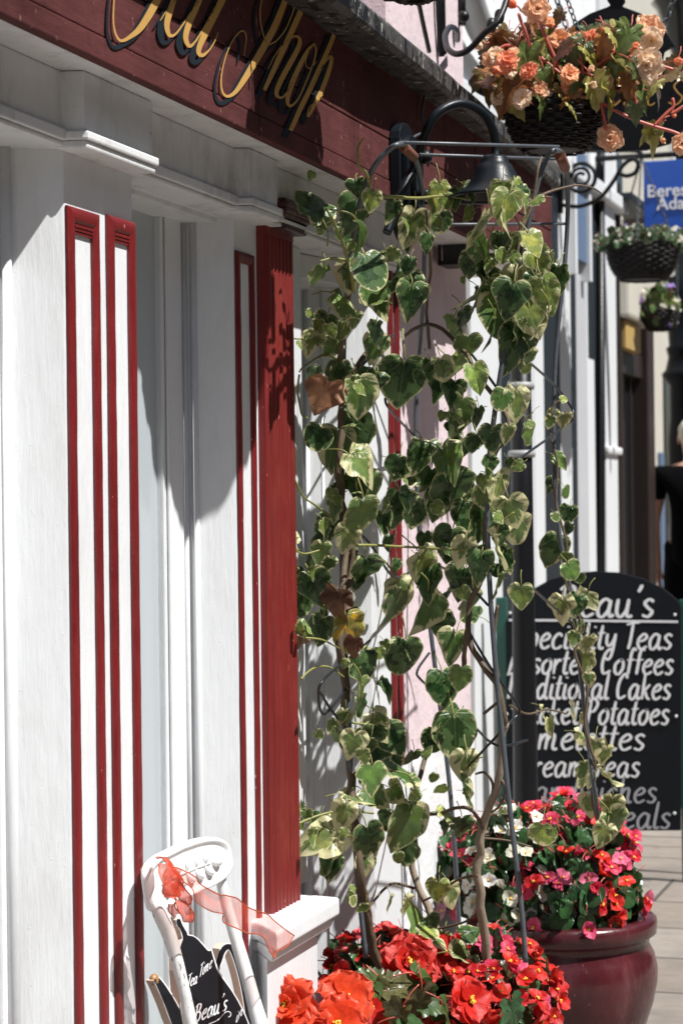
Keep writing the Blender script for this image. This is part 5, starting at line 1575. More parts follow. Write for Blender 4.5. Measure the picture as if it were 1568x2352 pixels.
# basket overhead whose shade falls on the shop front
Cc = pd(952, 9, 3.95) + Vector((0, 0, 0.165))
basket('woven hanging basket at the top edge, only its dark underside in view above the gutter', Cc, 0.165, 0.155, Cc + Vector((0, 0, 0.4)), bands=12, rounded=True)
bush('trailing_plant', 'leafy red flowered plant in the basket overhead, above the top edge of the view', 'plant', Cc, Cc + Vector((0, 0, 0.05)), (0.21, 0.21, 0.15), 24, 70, 100, SF, RED, BL, GREENS, (0.035, 0.05), (0.05, 0.08), 77, low=0.0)
cb = thing('basket_bracket', 'plain iron bar bracket over the gutter holding the overhead basket', 'bracket', (Cc.x, 1.62, Cc.z + 0.5))
iron('bar', [(Cc.x, 1.64, Cc.z + 0.46), (Cc.x, 1.4, Cc.z + 0.47), (Cc.x, Cc.y, Cc.z + 0.46), (Cc.x, Cc.y, Cc.z + 0.41)], 0.008, cb)
iron('brace', [(Cc.x, 1.64, Cc.z + 0.28), (Cc.x, 1.45, Cc.z + 0.36), (Cc.x, 1.25, Cc.z + 0.465)], 0.007, cb)

# scroll bracket on the white shop with its basket of white flowers
sb = thing('basket_bracket', 'black scroll bracket with a wheel on the white shop, holding the white flowered basket', 'bracket', pt(1287, 345, 2.08))
zS = 10.15
def sp(x, y):
    return pc(x, y, SBX)
SBX = pt(1290, 400, 2.08).x
iron('top_bar', [sp(1282, 345), sp(1380, 345), sp(1455, 345), sp(1468, 350), sp(1472, 362)], 0.012, sb)
iron('brace', [sp(1285, 470), sp(1330, 474), sp(1375, 455), sp(1405, 420), sp(1428, 382), sp(1450, 366), sp(1464, 375), sp(1458, 396), sp(1438, 404), sp(1422, 398)], 0.010, sb)
bm = bmesh.new()
cw = sp(1334, 408)
rw = (sp(1366, 408) - cw).length
tube(bm, [cw + Vector((0, math.cos(a), math.sin(a))) * rw for a in [2 * math.pi * k / 36 for k in range(36)]], 0.010, n=8, closed=True)
tube(bm, [cw + Vector((0, math.cos(a), math.sin(a))) * rw * (0.75 - 0.055 * a) for a in [0.3 * k for k in range(30)]], 0.008, n=7)
build('wheel', bm, M['black_iron'], sb)
iron('wall_bar', [sp(1284, 335), sp(1286, 490)], 0.014, sb)
Bc = sp(1475, 565)
basket('woven hanging basket of small white flowers hanging from the scroll bracket', Bc, 0.165, 0.155, sp(1472, 362), bands=12, phase=math.radians(-60))
bush('trailing_plant', 'small white and violet flowered plant trailing from the basket under the scroll bracket', 'plant', Bc, Bc + Vector((0, 0, 0.02)), (0.22, 0.225, 0.07), 60, 80, 260, SF, WHT + WHT + [(0.25, 0.2, 0.6)], TINY, [(0.05, 0.09, 0.035), (0.08, 0.12, 0.05), (0.03, 0.06, 0.025)], (0.018, 0.028), (0.03, 0.045), 79, low=-0.55)

# ------------------------------------------------------------------ brush lettering
GL = {
 'a': (1.0, [[(.75,.85),(.45,1),(.1,.6),(.15,.1),(.4,0),(.7,.4),(.78,.95)], [(.78,.95),(.72,.3),(.85,0),(1.02,.15)]]),
 'c': (.85, [[(.75,.8),(.5,1),(.12,.6),(.15,.12),(.45,0),(.8,.2)]]),
 'd': (1.0, [[(.75,.8),(.45,1),(.1,.6),(.15,.1),(.4,0),(.7,.35)], [(.85,1.75),(.75,.9),(.72,.2),(.85,0),(1.0,.1)]]),
 'e': (.85, [[(.12,.5),(.5,.58),(.72,.8),(.5,1),(.15,.7),(.1,.3),(.35,0),(.8,.2)]]),
 'f': (.65, [[(.75,1.6),(.55,1.75),(.38,1.4),(.3,.5),(.25,0)], [(.08,.95),(.7,1.0)]]),
 'g': (.95, [[(.75,.85),(.45,1),(.1,.6),(.2,.1),(.5,.1),(.75,.6)], [(.8,.95),(.7,-.4),(.4,-.7),(.05,-.5)]]),
 'h': (.95, [[(.2,1.75),(.1,0)], [(.12,.5),(.4,.95),(.65,.9),(.62,.3),(.7,0),(.9,.1)]]),
 'i': (.45, [[(.2,1),(.12,.2),(.25,0),(.4,.1)], [(.26,1.38),(.27,1.48)]]),
 'k': (.85, [[(.2,1.75),(.1,0)], [(.7,1),(.15,.5)], [(.3,.55),(.55,.1),(.8,0)]]),
 'l': (.45, [[(.25,1.75),(.12,.3),(.25,0),(.42,.12)]]),
 'm': (1.3, [[(.12,1),(.08,0)], [(.1,.5),(.35,.95),(.52,.85),(.48,0)], [(.5,.5),(.8,.98),(.98,.85),(.92,.2),(1.05,0),(1.2,.1)]]),
 'n': (.95, [[(.12,1),(.08,0)], [(.1,.5),(.42,.97),(.65,.85),(.6,.2),(.72,0),(.9,.1)]]),
 'o': (.9, [[(.5,1),(.12,.65),(.15,.15),(.45,0),(.75,.4),(.72,.85),(.5,1),(.75,.95)]]),
 'p': (.9, [[(.18,1.05),(.0,-.7)], [(.12,.5),(.45,1),(.75,.75),(.6,.15),(.35,0),(.12,.2)]]),
 'r': (.65, [[(.12,1),(.08,0)], [(.1,.5),(.4,.95),(.6,.85)]]),
 's': (.72, [[(.65,.85),(.4,1),(.15,.78),(.35,.52),(.6,.3),(.4,.02),(.05,.12)]]),
 't': (.6, [[(.35,1.55),(.2,.3),(.35,0),(.55,.12)], [(.02,1.02),(.6,1.06)]]),
 'u': (1.0, [[(.12,1),(.1,.25),(.35,0),(.65,.4),(.72,1)], [(.72,1),(.68,.2),(.82,0),(1,.1)]]),
 'w': (1.25, [[(.1,1),(.12,.2),(.35,0),(.55,.5),(.58,.8)], [(.56,.6),(.62,.1),(.85,.05),(1.1,.6),(1.05,1)]]),
 'y': (.9, [[(.12,1),(.12,.4),(.35,.2),(.65,.6),(.75,1)], [(.75,1),(.6,-.3),(.35,-.7),(.05,-.5)]]),
 "'": (.4, [[(.25,1.8),(.28,1.68),(.14,1.4)]]),
 'B': (1.15, [[(.25,1.65),(.15,0)], [(.0,1.5),(.4,1.75),(.8,1.6),(.7,1.1),(.3,.92)], [(.3,.92),(.85,.85),(.9,.3),(.5,0),(.1,.05)]]),
 'S': (1.0, [[(.85,1.5),(.6,1.75),(.25,1.5),(.4,1.0),(.75,.6),(.6,.05),(.05,.15)]]),
 'T': (.85, [[(.0,1.6),(.5,1.7),(1.0,1.75)], [(.5,1.7),(.4,.5),(.3,0)]]),
 'A': (1.05, [[(.05,0),(.55,1.75),(.85,0)], [(.2,.6),(.8,.6)]]),
 'C': (1.0, [[(.85,1.4),(.65,1.72),(.25,1.3),(.12,.6),(.3,.05),(.85,.25)]]),
 'J': (.85, [[(.7,1.75),(.6,.3),(.35,0),(.05,.2)]]),
 'P': (.95, [[(.3,1.65),(.15,0)], [(.1,1.5),(.5,1.75),(.85,1.4),(.6,.9),(.25,.85)]]),
 'O': (1.15, [[(.6,1.75),(.2,1.2),(.2,.3),(.5,0),(.9,.5),(.9,1.4),(.6,1.75)]]),
 'L': (.85, [[(.3,1.75),(.15,.05),(.75,.05)]]),
 'M': (1.25, [[(.1,0),(.3,1.7),(.6,.5),(.95,1.7),(1.05,0)]]),
 ' ': (.5, [])}

def pen_text(bm, text, width, xh, pen, mapf, slant=0.18):
    """text written along +x to the given width, x-height xh; mapf places (x, y) in the world"""
    tot = sum(GL[c][0] * 1.08 for c in text)
    kx = width / tot
    x = 0.0
    lift = 0
    for c in text:
        w, strokes = GL[c]
        for s in strokes:
            pts = [Vector((x + a * kx + slant * b * xh * 0.6, b * xh, 0)) for a, b in s]
            spth = smooth_path(pts, 6) if len(pts) > 2 else [pts[0].lerp(pts[1], k / 4) for k in range(5)]
            n = len(spth)
            ws = []
            for i in range(n):
                d = spth[min(i + 1, n - 1)] - spth[max(i - 1, 0)]
                steep = abs(d.y) / max(d.length, 1e-9)
                end = min(1.0, 0.72 + 0.28 * min(i, n - 1 - i) / 2)
                ws.append(pen * (0.66 + 0.42 * steep) * end)
            lift += 1
            strip(bm, stroke2d(spth, ws), lambda v, q=lift: mapf(v.x, v.y, q))
        x += w * kx * 1.08

# ------------------------------------------------------------------ the pavement blackboard
XB = pd(1390, 1600, 8.5).x
bd = thing('menu_board', 'arched black pavement menu board lettered in white, green edged, behind the far flower pot', 'menu board', (XB, 1.6, 0))
def bp_(x, y, lift=0.0):
    v = pc(x, y, XB)
    return Vector((XB - lift, v.y, v.z))
outl = [(1162, 1908), (1162, 1424), (1180, 1392), (1215, 1357), (1260, 1332), (1310, 1317), (1365, 1312), (1420, 1315), (1475, 1329), (1520, 1350), (1556, 1380), (1562, 1395), (1562, 1908)]
bm = bmesh.new()
plate(bm, [bp_(x, y) for x, y in outl], (0.016, 0, 0))
build('board', bm, M['board_black'], bd, bevel=0.003)
for xa_, xb_, yt, yb in ((1134, 1166, 1373, 2006), (1556, 1588, 1378, 2018)):
    bm = bmesh.new()
    a, b = bp_(xa_, yt), bp_(xb_, yb)
    box(bm, XB + 0.018, XB + 0.05, min(a.y, b.y), max(a.y, b.y), 0.0, a.z)
    build('leg', bm, M['green_frame'], bd, bevel=0.003)
bm = bmesh.new()
a, b = bp_(1134, 1400), bp_(1588, 1400)
box(bm, XB + 0.20, XB + 0.225, b.y, a.y, 0.26, 1.0)
for yy in (a.y - 0.02, b.y + 0.02):
    tube(bm, [(XB + 0.05, yy, 0.98), (XB + 0.215, yy, 0.9)], 0.010, n=8)
    box(bm, XB + 0.201, XB + 0.224, yy - 0.018, yy + 0.018, 0.0, 0.26)
build('rear_panel', bm, M['green_frame'], bd, bevel=0.003)
bm = bmesh.new()
strip(bm, stroke2d([Vector((1168, 1424, 0)), Vector((1300, 1425, 0)), Vector((1556, 1428, 0))], 5.0), lambda v: bp_(v.x, v.y, 0.002))
build('ruled_line', bm, M['chalk'], bd, recalc=False)
for x, y in ((1171, 1408), (1549, 1412), (1177, 1626), (1163, 1640), (1552, 1645), (1185, 1832), (1548, 1868)):
    bm = bmesh.new()
    ball(bm, bp_(x, y, 0.002), 0.006, 8, 0, (0.4, 1, 1))
    build('screw', bm, M['chalk'], bd)
for text, x0, x1, yb, xh, pen, grey in (("Beau's", 1280, 1502, 1416, 41, 7.6, 0), ("Speciality Teas", 1176, 1543, 1489, 35, 6.1, 0), ("Assorted Coffees", 1166, 1546, 1547, 34, 6.1, 0), ("Traditional Cakes", 1158, 1540, 1604, 34, 6.1, 0), ("Jacket Potatoes", 1182, 1536, 1662, 34, 6.1, 0), ("Omelettes", 1188, 1481, 1721, 36, 6.2, 0),
                                          ("Cream Teas", 1192, 1469, 1783, 33, 5.4, 0), ("Sandwiches", 1190, 1508, 1842, 34, 5.4, 1), ("Light Meals", 1222, 1540, 1901, 35, 5.6, 1)):
    bm = bmesh.new()
    pen_text(bm, text, x1 - x0, xh, pen, lambda x, y, q: bp_(x0 + x, yb - y + (x * 0.006), 0.0015 + q * 0.00008))
    build('lettering', bm, M['chalk_grey'] if grey else M['chalk'], bd, recalc=False)

# ------------------------------------------------------------------ black post before the board
bpst = thing('iron_post', 'black iron post with collars standing just before the left edge of the menu board', 'post', (*pd(1204, 1600, 7.5).xy, 0))
pb = pd(1204, 1600, 7.5)
bm = bmesh.new()
lathe(bm, [(0, 0), (0.075, 0.0), (0.075, 0.04), (0.052, 0.07), (0.046, 0.12), (0.042, 0.6), (0.038, 1.35), (0.035, 2.3), (0.0, 2.3)], (pb.x, pb.y, 0), 24)
build('shaft', bm, M['black_iron'], bpst)
for yy in (887, 1043):
    z = pd(1180, yy, 7.5).z
    bm = bmesh.new(); lathe(bm, [(0.036, -0.012), (0.045, -0.012), (0.048, 0.0), (0.045, 0.012), (0.036, 0.012)], (pb.x, pb.y, z), 24)
    build('collar', bm, M['grey_pipe'], bpst)
bm = bmesh.new(); ball(bm, (pb.x, pb.y, 2.33), 0.05, 14); build('finial', bm, M['black_iron'], bpst)

# ------------------------------------------------------------------ blue agent's sign
XS = pd(1476, 450, 11.0).x
bs = thing('agent_sign', 'blue projecting sign with bold white lettering beyond the basket of white flowers', 'sign', pc(1476, 450, XS))
bm = bmesh.new()
cs = [pc(1476, 371, XS), pc(1700, 371, XS), pc(1700, 537, XS), pc(1479, 537, XS)]
y0_, y1_ = cs[0].y, cs[1].y
box(bm, XS, XS + 0.03, y1_, y0_, cs[2].z, cs[0].z)
build('panel', bm, M['blue_sign'], bs, bevel=0.004)
bm = bmesh.new()
tube(bm, [(XS + 0.015, DN + 0.05, cs[0].z + 0.03), (XS + 0.015, y1_, cs[0].z + 0.03)], 0.014, n=10)
build('arm', bm, M['black_iron'], bs)
def font_mesh(name, text, size, mat_, parent, origin, right, upv, bold=0.02):
    cu = bpy.data.curves.new(name, 'FONT')
    cu.body = text
    cu.size = size
    cu.offset = bold * size
    cu.extrude = 0.0015
    tmp = bpy.data.objects.new(name, cu)
    COL.objects.link(tmp)
    bpy.context.view_layer.update()
    me = bpy.data.meshes.new_from_object(tmp.evaluated_get(bpy.context.evaluated_depsgraph_get()))
    bpy.data.objects.remove(tmp)
    right, upv = Vector(right).normalized(), Vector(upv).normalized()
    nn = right.cross(upv)
    mt = Matrix.Identity(4)
    for i in range(3):
        mt[i][0], mt[i][1], mt[i][2], mt[i][3] = right[i], upv[i], nn[i], Vector(origin)[i] - parent.location[i]
    me.transform(mt)
    me.materials.clear(); me.materials.append(mat_)
    o = bpy.data.objects.new(name, me)
    return link(o, parent)
hB = (pc(1500, 428, XS) - pc(1500, 453, XS)).length
for tx, x0, yb in (('Beresford', 1484, 453), ('Adams', 1507, 482)):
    font_mesh('lettering', tx, hB / 0.62, M['chalk'], bs, pc(x0, yb, XS - 0.004), (0, -1, 0), (0, 0, 1), 0.016)

# ------------------------------------------------------------------ oval hanging sign of the tea shop
XO = pd(1412, 200, 6.4).x
os_ = thing('oval_sign', 'large black scroll edged oval hanging sign with faint gold script, behind the orange begonias', 'sign', pc(1412, 12, XO))
half = [(1412, -18), (1428, -14), (1432, 0), (1424, 12), (1432, 16), (1470, 30), (1505, 52), (1530, 76), (1552, 108), (1540, 106), (1522, 116), (1518, 136), (1532, 154), (1556, 158), (1572, 140), (1574, 110), (1586, 92), (1602, 110), (1600, 160), (1590, 230), (1570, 290), (1535, 328), (1480, 343), (1412, 347)]
full = half + [(2 * 1412 - x, y) for x, y in half[1:-1]][::-1]
bm = bmesh.new()
plate(bm, [pc(x, y, XO) for x, y in full], (0.03, 0, 0))
build('sign_board', bm, M['board_black'], os_, bevel=0.003)
bm = bmesh.new()
pen_text(bm, "Beau's", 300, 58, 4.0, lambda x, y, q: pc(1272 + x, 242 - y, XO) + Vector((-0.002 - q * 0.0001, 0, 0)), 0.35)
build('lettering', bm, M['gold'], os_, recalc=False)
bm = bmesh.new()
strip(bm, stroke2d([Vector((1293, 100, 0)), Vector((1400, 104, 0))], 2.2), lambda v: pc(v.x, v.y, XO) + Vector((-0.002, 0, 0)))
build('ruled_line', bm, M['gold'], os_, recalc=False)
for a, b in (((1512, 96), (1560, -40)), ((1312, 96), (1264, -40))):
    bm = bmesh.new(); chain(bm, pc(*a, XO), pc(*b, XO), 0.03, 0.003); build('chain', bm, M['rod'], os_)
bm = bmesh.new()
tube(bm, [Vector((XO, DN + 0.05, pc(1412, -50, XO).z)), pc(1240, -50, XO), pc(1620, -50, XO)], 0.012, n=10)
build('bracket_bar', bm, M['black_iron'], os_)

# ------------------------------------------------------------------ street lamp post at the right edge
lpp = pd(1574, 1000, 14.4)
sl = thing('lamp_post', 'black cast iron street lamp post with ringed base at the right edge, beyond the person', 'lamp post', (lpp.x, lpp.y, 0.2))
zz = lambda y: pd(1574, y, 14.4).z
bm = bmesh.new()

lathe(bm, [(0, 0), (0.17, 0), (0.17, 0.25), (0.13, 0.3), (0.11, 0.9), (0.12, zz(1010)), (0.105, zz(960)), (0.105, zz(885)), (0.15, zz(868)), (0.155, zz(858)), (0.13, zz(850)), (0.11, zz(820)), (0.12, zz(806)), (0.125, zz(800)), (0.105, zz(794)), (0.12, zz(700)), (0.125, zz(640)), (0.06, zz(632)), (0.05, 3.6), (0.04, 4.4), (0, 4.4)], (lpp.x, lpp.y, 0), 32)
build('column', bm, plain('black_lamp_post_paint', (0.004, 0.006, 0.009), 0.35, vary=0.2, spec=0.12), sl)
bm = bmesh.new()
lathe(bm, [(0.05, 4.4), (0.16, 4.75), (0.2, 4.8), (0.1, 4.95), (0, 5.05)], (lpp.x, lpp.y, 0), 8)
build('lantern', bm, M['glass'], sl)
Gc = pd(1515, 715, 12.0)
basket('small far hanging basket overflowing with green and violet, beside the street lamp post', Gc, 0.10, 0.10, Gc + Vector((0, -0.1, 0.42)), bands=6)
bush('trailing_plant', 'yellow green trailing plant with white bloom in the far basket by the lamp post', 'plant', Gc, Gc + Vector((0, 0, 0.02)), (0.13, 0.11, 0.14), 16, 30, 120, SF, WHT + [(0.3, 0.2, 0.55)], TINY, [(0.09, 0.13, 0.03), (0.06, 0.10, 0.03)], (0.03, 0.05), (0.04, 0.06), 81, low=-0.9)

# ------------------------------------------------------------------ the passer-by
def skin_mesh(name, verts, edges, mat_, parent, sub=2, root=0):
    me = bpy.data.meshes.new(name)
    me.from_pydata([v[0] for v in verts], edges, [])
    o = bpy.data.objects.new(name, me)
    COL.objects.link(o)
    sk = o.modifiers.new('skin', 'SKIN')
    for i, v in enumerate(verts):
        r = v[1]
        me.skin_vertices[0].data[i].radius = (r, r) if not isinstance(r, tuple) else r
        me.skin_vertices[0].data[i].use_root = (i == root)
    sk.use_smooth_shade = True
    ss = o.modifiers.new('sub', 'SUBSURF'); ss.levels = sub; ss.render_levels = sub
    bpy.context.view_layer.update()
    m2 = bpy.data.meshes.new_from_object(o.evaluated_get(bpy.context.evaluated_depsgraph_get()))
    bpy.data.objects.remove(o)
    m2.materials.clear(); m2.materials.append(mat_)
    m2.transform(Matrix.Translation(-parent.location) if parent else Matrix.Identity(4))
    m2.polygons.foreach_set('use_smooth', [True] * len(m2.polygons))
    return link(bpy.data.objects.new(name, m2), parent)

PP = pd(1588, 1100, 13.3)
pw_ = thing('person', 'person with short white hair in a black t-shirt walking away at the right edge', 'person', (PP.x, PP.y, 0.225))
O = Vector((PP.x, PP.y, 0.225))
H = 1.74 / 1.74
def b(x, l, z):      # x ahead (away from the camera), l to the person's left, z up
    return O + Vector((x, l, z))
body = [
    (b(0, 0, 0.98), 0.135), (b(0.0, 0, 1.12), (0.145, 0.11)), (b(0.01, 0, 1.30), (0.155, 0.11)), (b(0.0, 0, 1.42), (0.13, 0.095)), (b(0.01, 0, 1.50), 0.055), (b(0.03, 0, 1.56), 0.055),
    (b(0.035, 0, 1.63), (0.082, 0.098)), (b(0.03, 0, 1.71), (0.076, 0.092)),
    (b(0, 0.19, 1.42), 0.060), (b(-0.05, 0.235, 1.14), 0.043), (b(0.08, 0.24, 0.93), 0.034), (b(0.10, 0.238, 0.885), 0.026), (b(0.115, 0.235, 0.82), (0.018, 0.036)),
    (b(0, -0.19, 1.42), 0.060), (b(-0.03, -0.235, 1.14), 0.043), (b(0.10, -0.24, 0.95), 0.034), (b(0.13, -0.238, 0.905), 0.026), (b(0.15, -0.235, 0.84), (0.018, 0.036)),
    (b(0.02, 0.10, 0.90), 0.095), (b(0.10, 0.105, 0.50), 0.062), (b(0.02, 0.105, 0.10), 0.042), (b(0.13, 0.11, 0.03), 0.035),
    (b(0.0, -0.10, 0.90), 0.095), (b(0.0, -0.105, 0.50), 0.062), (b(-0.16, -0.105, 0.12), 0.042), (b(-0.07, -0.11, 0.04), 0.035)]
be = [(0, 1), (1, 2), (2, 3), (3, 4), (4, 5), (5, 6), (6, 7), (3, 8), (8, 9), (9, 10), (10, 11), (11, 12), (3, 13), (13, 14), (14, 15), (15, 16), (16, 17), (0, 18), (18, 19), (19, 20), (20, 21), (0, 22), (22, 23), (23, 24), (24, 25)]
for s, w in ((1, 12), (-1, 17)):      # five fingers a hand, curled, the thumb from the side of the palm
    c = body[w][0]
    for k, (off, ln_) in enumerate(((0.026, 0.070), (0.009, 0.080), (-0.009, 0.076), (-0.025, 0.060))):
        i0 = len(body)
        body.append((c + Vector((off, -0.004 * s, -0.045)), 0.0095)); body.append((c + Vector((off + 0.006, -0.012 * s, -0.045 - ln_ * 0.5)), 0.0085)); body.append((c + Vector((off + 0.004, -0.030 * s, -0.045 - ln_ * 0.85)), 0.007))
        be += [(w, i0), (i0, i0 + 1), (i0 + 1, i0 + 2)]
    i0 = len(body)
    body.append((c + Vector((0.042, -0.012 * s, 0.0)), 0.011)); body.append((c + Vector((0.056, -0.024 * s, -0.04)), 0.009))
    be += [(w - 1, i0), (i0, i0 + 1)]
bo = skin_mesh('body', body, be, M['skin'], pw_, 2)
ts = [(b(0, 0, 0.84), (0.185, 0.15)), (b(0.0, 0, 0.98), (0.188, 0.15)), (b(0.0, 0, 1.12), (0.185, 0.14)), (b(0.01, 0, 1.28), (0.20, 0.145)), (b(0.0, 0, 1.40), (0.165, 0.12)), (b(0.005, 0, 1.475), 0.075), (b(0, 0.185, 1.42), 0.085), (b(-0.02, 0.225, 1.32), 0.076), (b(-0.035, 0.24, 1.26), 0.072), (b(0, -0.185, 1.42), 0.085), (b(-0.015, -0.225, 1.32), 0.076), (b(-0.02, -0.24, 1.26), 0.072)]
skin_mesh('t_shirt', ts, [(0, 1), (1, 2), (2, 3), (3, 4), (4, 5), (4, 6), (6, 7), (7, 8), (4, 9), (9, 10), (10, 11)], M['black_cloth'], pw_, 2, 0)
for s_, kx in ((1, 0.10), (-1, 0.0)):
    lg = [(b(0, 0.062 * s_, 1.03), 0.125), (b(0.02 if s_ > 0 else 0, 0.085 * s_, 0.86), 0.115), (b(kx, 0.107 * s_, 0.48), 0.084), (b(0.02 if s_ > 0 else -0.16, 0.108 * s_, 0.06 if s_ > 0 else 0.09), 0.070)]
    skin_mesh('trouser_leg', lg, [(0, 1), (1, 2), (2, 3)], M['dark_cloth'], pw_, 2, 1)
for l, x0 in ((0.108, 0.02), (-0.108, -0.16)):
    skin_mesh('shoe', [(b(x0 - 0.06, l, 0.045), 0.042), (b(x0 + 0.04, l, 0.045), 0.045), (b(x0 + 0.17, l, 0.035), (0.042, 0.03))], [(0, 1), (1, 2)], M['shoe'], pw_, 2)
bm = bmesh.new()
rh = random.Random(9)
ball(bm, b(0.015, 0, 1.685), 0.098, 20, 0, (1.05, 0.86, 0.95))
for v in bm.verts:
    v.co += (v.co - b(0.02, 0, 1.68)).normalized() * (0.010 * noise.noise(v.co * 40))
    if v.co.x > b(0.07, 0, 0).x and v.co.z < 1.70:
        v.co.x = b(0.06, 0, 0).x
build('hair', bm, M['hair'], pw_)
for s in (1, -1):
    bm = bmesh.new()
    ball(bm, b(0.03, 0.083 * s, 1.645), 0.030, 10, 0, (0.62, 0.35, 1.0))
    build('ear', bm, M['skin'], bo)
bm = bmesh.new()
ball(bm, b(0.132, 0, 1.635), 0.016, 10, 0, (1.2, 0.8, 1.4))
build('nose', bm, M['skin'], bo)
for s in (1, -1):
    bm = bmesh.new()
    ball(bm, b(0.118, 0.032 * s, 1.665), 0.011, 8)
    build('eye', bm, M['shoe'], bo)
bm = bmesh.new(); ball(bm, b(0.122, 0, 1.595), 0.018, 8, 0, (0.5, 1.2, 0.35)); build('mouth', bm, plain('lips', (0.35, 0.12, 0.10), 0.5), bo)

# ------------------------------------------------------------------ white chair
ch = thing('chair', 'old white wooden chair with a leaf carved top rail, against the striped wall', 'chair', (3.5, 1.1, 0))
XA, XZ = 3.305, 3.682
def rail_y(u):
    return 1.388 + 0.014 * (1 - (2 * u - 1) ** 2)
ZR = 0.832
def rail_pt(u, v, off):      # v in -1..1 across the height
    z = ZR + v * 0.042 + 0.006 * (1 - (2 * u - 1) ** 2) * max(v, 0)
    return Vector((XA + (XZ - XA) * u, rail_y(u) + 0.006 * v - off, z))
bm = bmesh.new()
NR = 64
def ro_(a, k):
    ca, sa = math.cos(a), math.sin(a)
    ex = 2 / (4.2 if ca > 0 else 8.0)
    x = abs(ca) ** ex * (1 if ca >= 0 else -1)
    y = abs(sa) ** (2 / (3.0 if ca > 0 else 4.5)) * (1 if sa >= 0 else -1)
    return 0.5 + 0.5 * x * k[0], y * k[1]
rings = []
for k, off in (((0.02, 0.03), 0.004), ((0.45, 0.35), 0.004), ((0.86, 0.66), 0.004), ((0.93, 0.78), 0.0048), ((0.945, 0.83), 0.0085), ((0.965, 0.90), 0.0095), ((0.985, 0.96), 0.0085), ((1.0, 1.0), 0.005), ((1.0, 1.0), -0.006), ((0.985, 0.97), -0.010), ((0.5, 0.5), -0.010), ((0.02, 0.03), -0.010)):
    rings.append([bm.verts.new(rail_pt(*ro_(2 * math.pi * q / NR, k), off)) for q in range(NR)])
for a, c in zip(rings, rings[1:]):
    for q in range(NR):
        bm.faces.new((a[q], a[(q + 1) % NR], c[(q + 1) % NR], c[q]))
bm.faces.new(rings[0]); bm.faces.new(rings[-1][::-1])
chair_paint = paint('chipped_white_chair_paint', (0.75, 0.755, 0.755), 0.5, dirt=(0.30, 0.29, 0.27), dirt_amt=0.3, bdist=0.0008, chips=(0.30, 0.28, 0.26), chip_at=0.70, vary=0.05)
worn = paint('worn_white_chair_paint', (0.68, 0.68, 0.67), 0.6, dirt=(0.16, 0.15, 0.14), dirt_amt=0.75, bdist=0.0016, chips=(0.20, 0.18, 0.16), chip_at=0.60, vary=0.08)
rail = build('top_rail', bm, chair_paint, ch, smooth=True)
bm = bmesh.new()
for row in (1, -1):
    for q in range(6):
        u = 0.20 + 0.105 * q
        u0, v0, du, dv = u, 0.06 * row, 0.075, 0.36 * row
        cps = [rail_pt(u0, v0, 0.005), rail_pt(u0 + du * 0.1, v0 + dv * 0.55, 0.009), rail_pt(u0 + du * 0.5, v0 + dv * 0.95, 0.009), rail_pt(u0 + du * 1.0, v0 + dv * 0.85, 0.006)]
        spth = smooth_path(cps, 4)
        n = len(spth)
        tube(bm, spth, [0.001 + 0.0042 * math.sin(math.pi * (i + 0.5) / n) for i in range(n)], n=8)
tube(bm, [rail_pt(0.17 + 0.012 * i, 0.0, 0.0045) for i in range(52)], 0.0026, n=6)
cps = [rail_pt(0.80, 0, 0.005), rail_pt(0.84, 0.0, 0.008), rail_pt(0.885, 0.03, 0.005)]
tube(bm, smooth_path(cps, 5), [0.002 + 0.008 * math.sin(math.pi * (i + 0.5) / 11) for i in range(11)], n=8)
build('carving', bm, chair_paint, rail, smooth=True)
def post(name, pts, rads, mt_, nn=12):
    bm = bmesh.new()
    sp = smooth_path(pts, 6)
    n = len(sp); m_ = len(rads) - 1
    rr = []
    for i in range(n):
        t = i / (n - 1) * m_; a = min(int(t), m_ - 1)
        rr.append(rads[a] + (rads[a + 1] - rads[a]) * (t - a))
    tube(bm, sp, rr, n=nn)
    return build(name, bm, mt_, ch)
xn, xf = 3.348, 3.660
post('back_post', [(xf, 1.398, 0.805), (xf, 1.382, 0.735), (xf, 1.337, 0.581), (xf, 1.300, 0.42), (xf, 1.32, 0.22), (xf, 1.385, 0.0)], [0.0095, 0.0105, 0.013, 0.020, 0.019, 0.015], chair_paint)
post('back_post', [(xn - 0.026, 1.386, 0.835), (xn - 0.022, 1.377, 0.795), (xn - 0.006, 1.365, 0.750), (xn, 1.345, 0.669), (xn, 1.327, 0.581), (xn, 1.295, 0.42), (xn, 1.32, 0.22), (xn, 1.385, 0.0)], [0.007, 0.0125, 0.012, 0.0095, 0.0115, 0.020, 0.019, 0.015], worn)
for xq in (xn + 0.01, xf - 0.01):
    post('front_leg', [(xq, 0.89, 0.41), (xq, 0.885, 0.25), (xq, 0.875, 0.0)], [0.020, 0.022, 0.014], chair_paint)
bm = bmesh.new()
sp2 = smooth_path([Vector((3.31, 1.29, 0)), Vector((3.70, 1.29, 0)), Vector((3.725, 1.08, 0)), Vector((3.71, 0.89, 0)), Vector((3.505, 0.85, 0)), Vector((3.30, 0.89, 0)), Vector((3.285, 1.08, 0))], 6, True)
prism(bm, [(p.x, p.y) for p in sp2], 0.405, 0.435)
build('seat', bm, chair_paint, ch, bevel=0.008)
for a, c in (((xn, 1.325, 0.2), (xf, 1.325, 0.2)), ((xn, 1.32, 0.22), (xn + 0.01, 0.88, 0.2)), ((xf, 1.32, 0.22), (xf - 0.01, 0.88, 0.2)), ((xn + 0.01, 0.885, 0.28), (xf - 0.01, 0.885, 0.28))):
    bm = bmesh.new(); tube(bm, [a, Vector(a).lerp(Vector(c), 0.5), c], [0.009, 0.012, 0.009], n=10); build('stretcher', bm, chair_paint, ch)

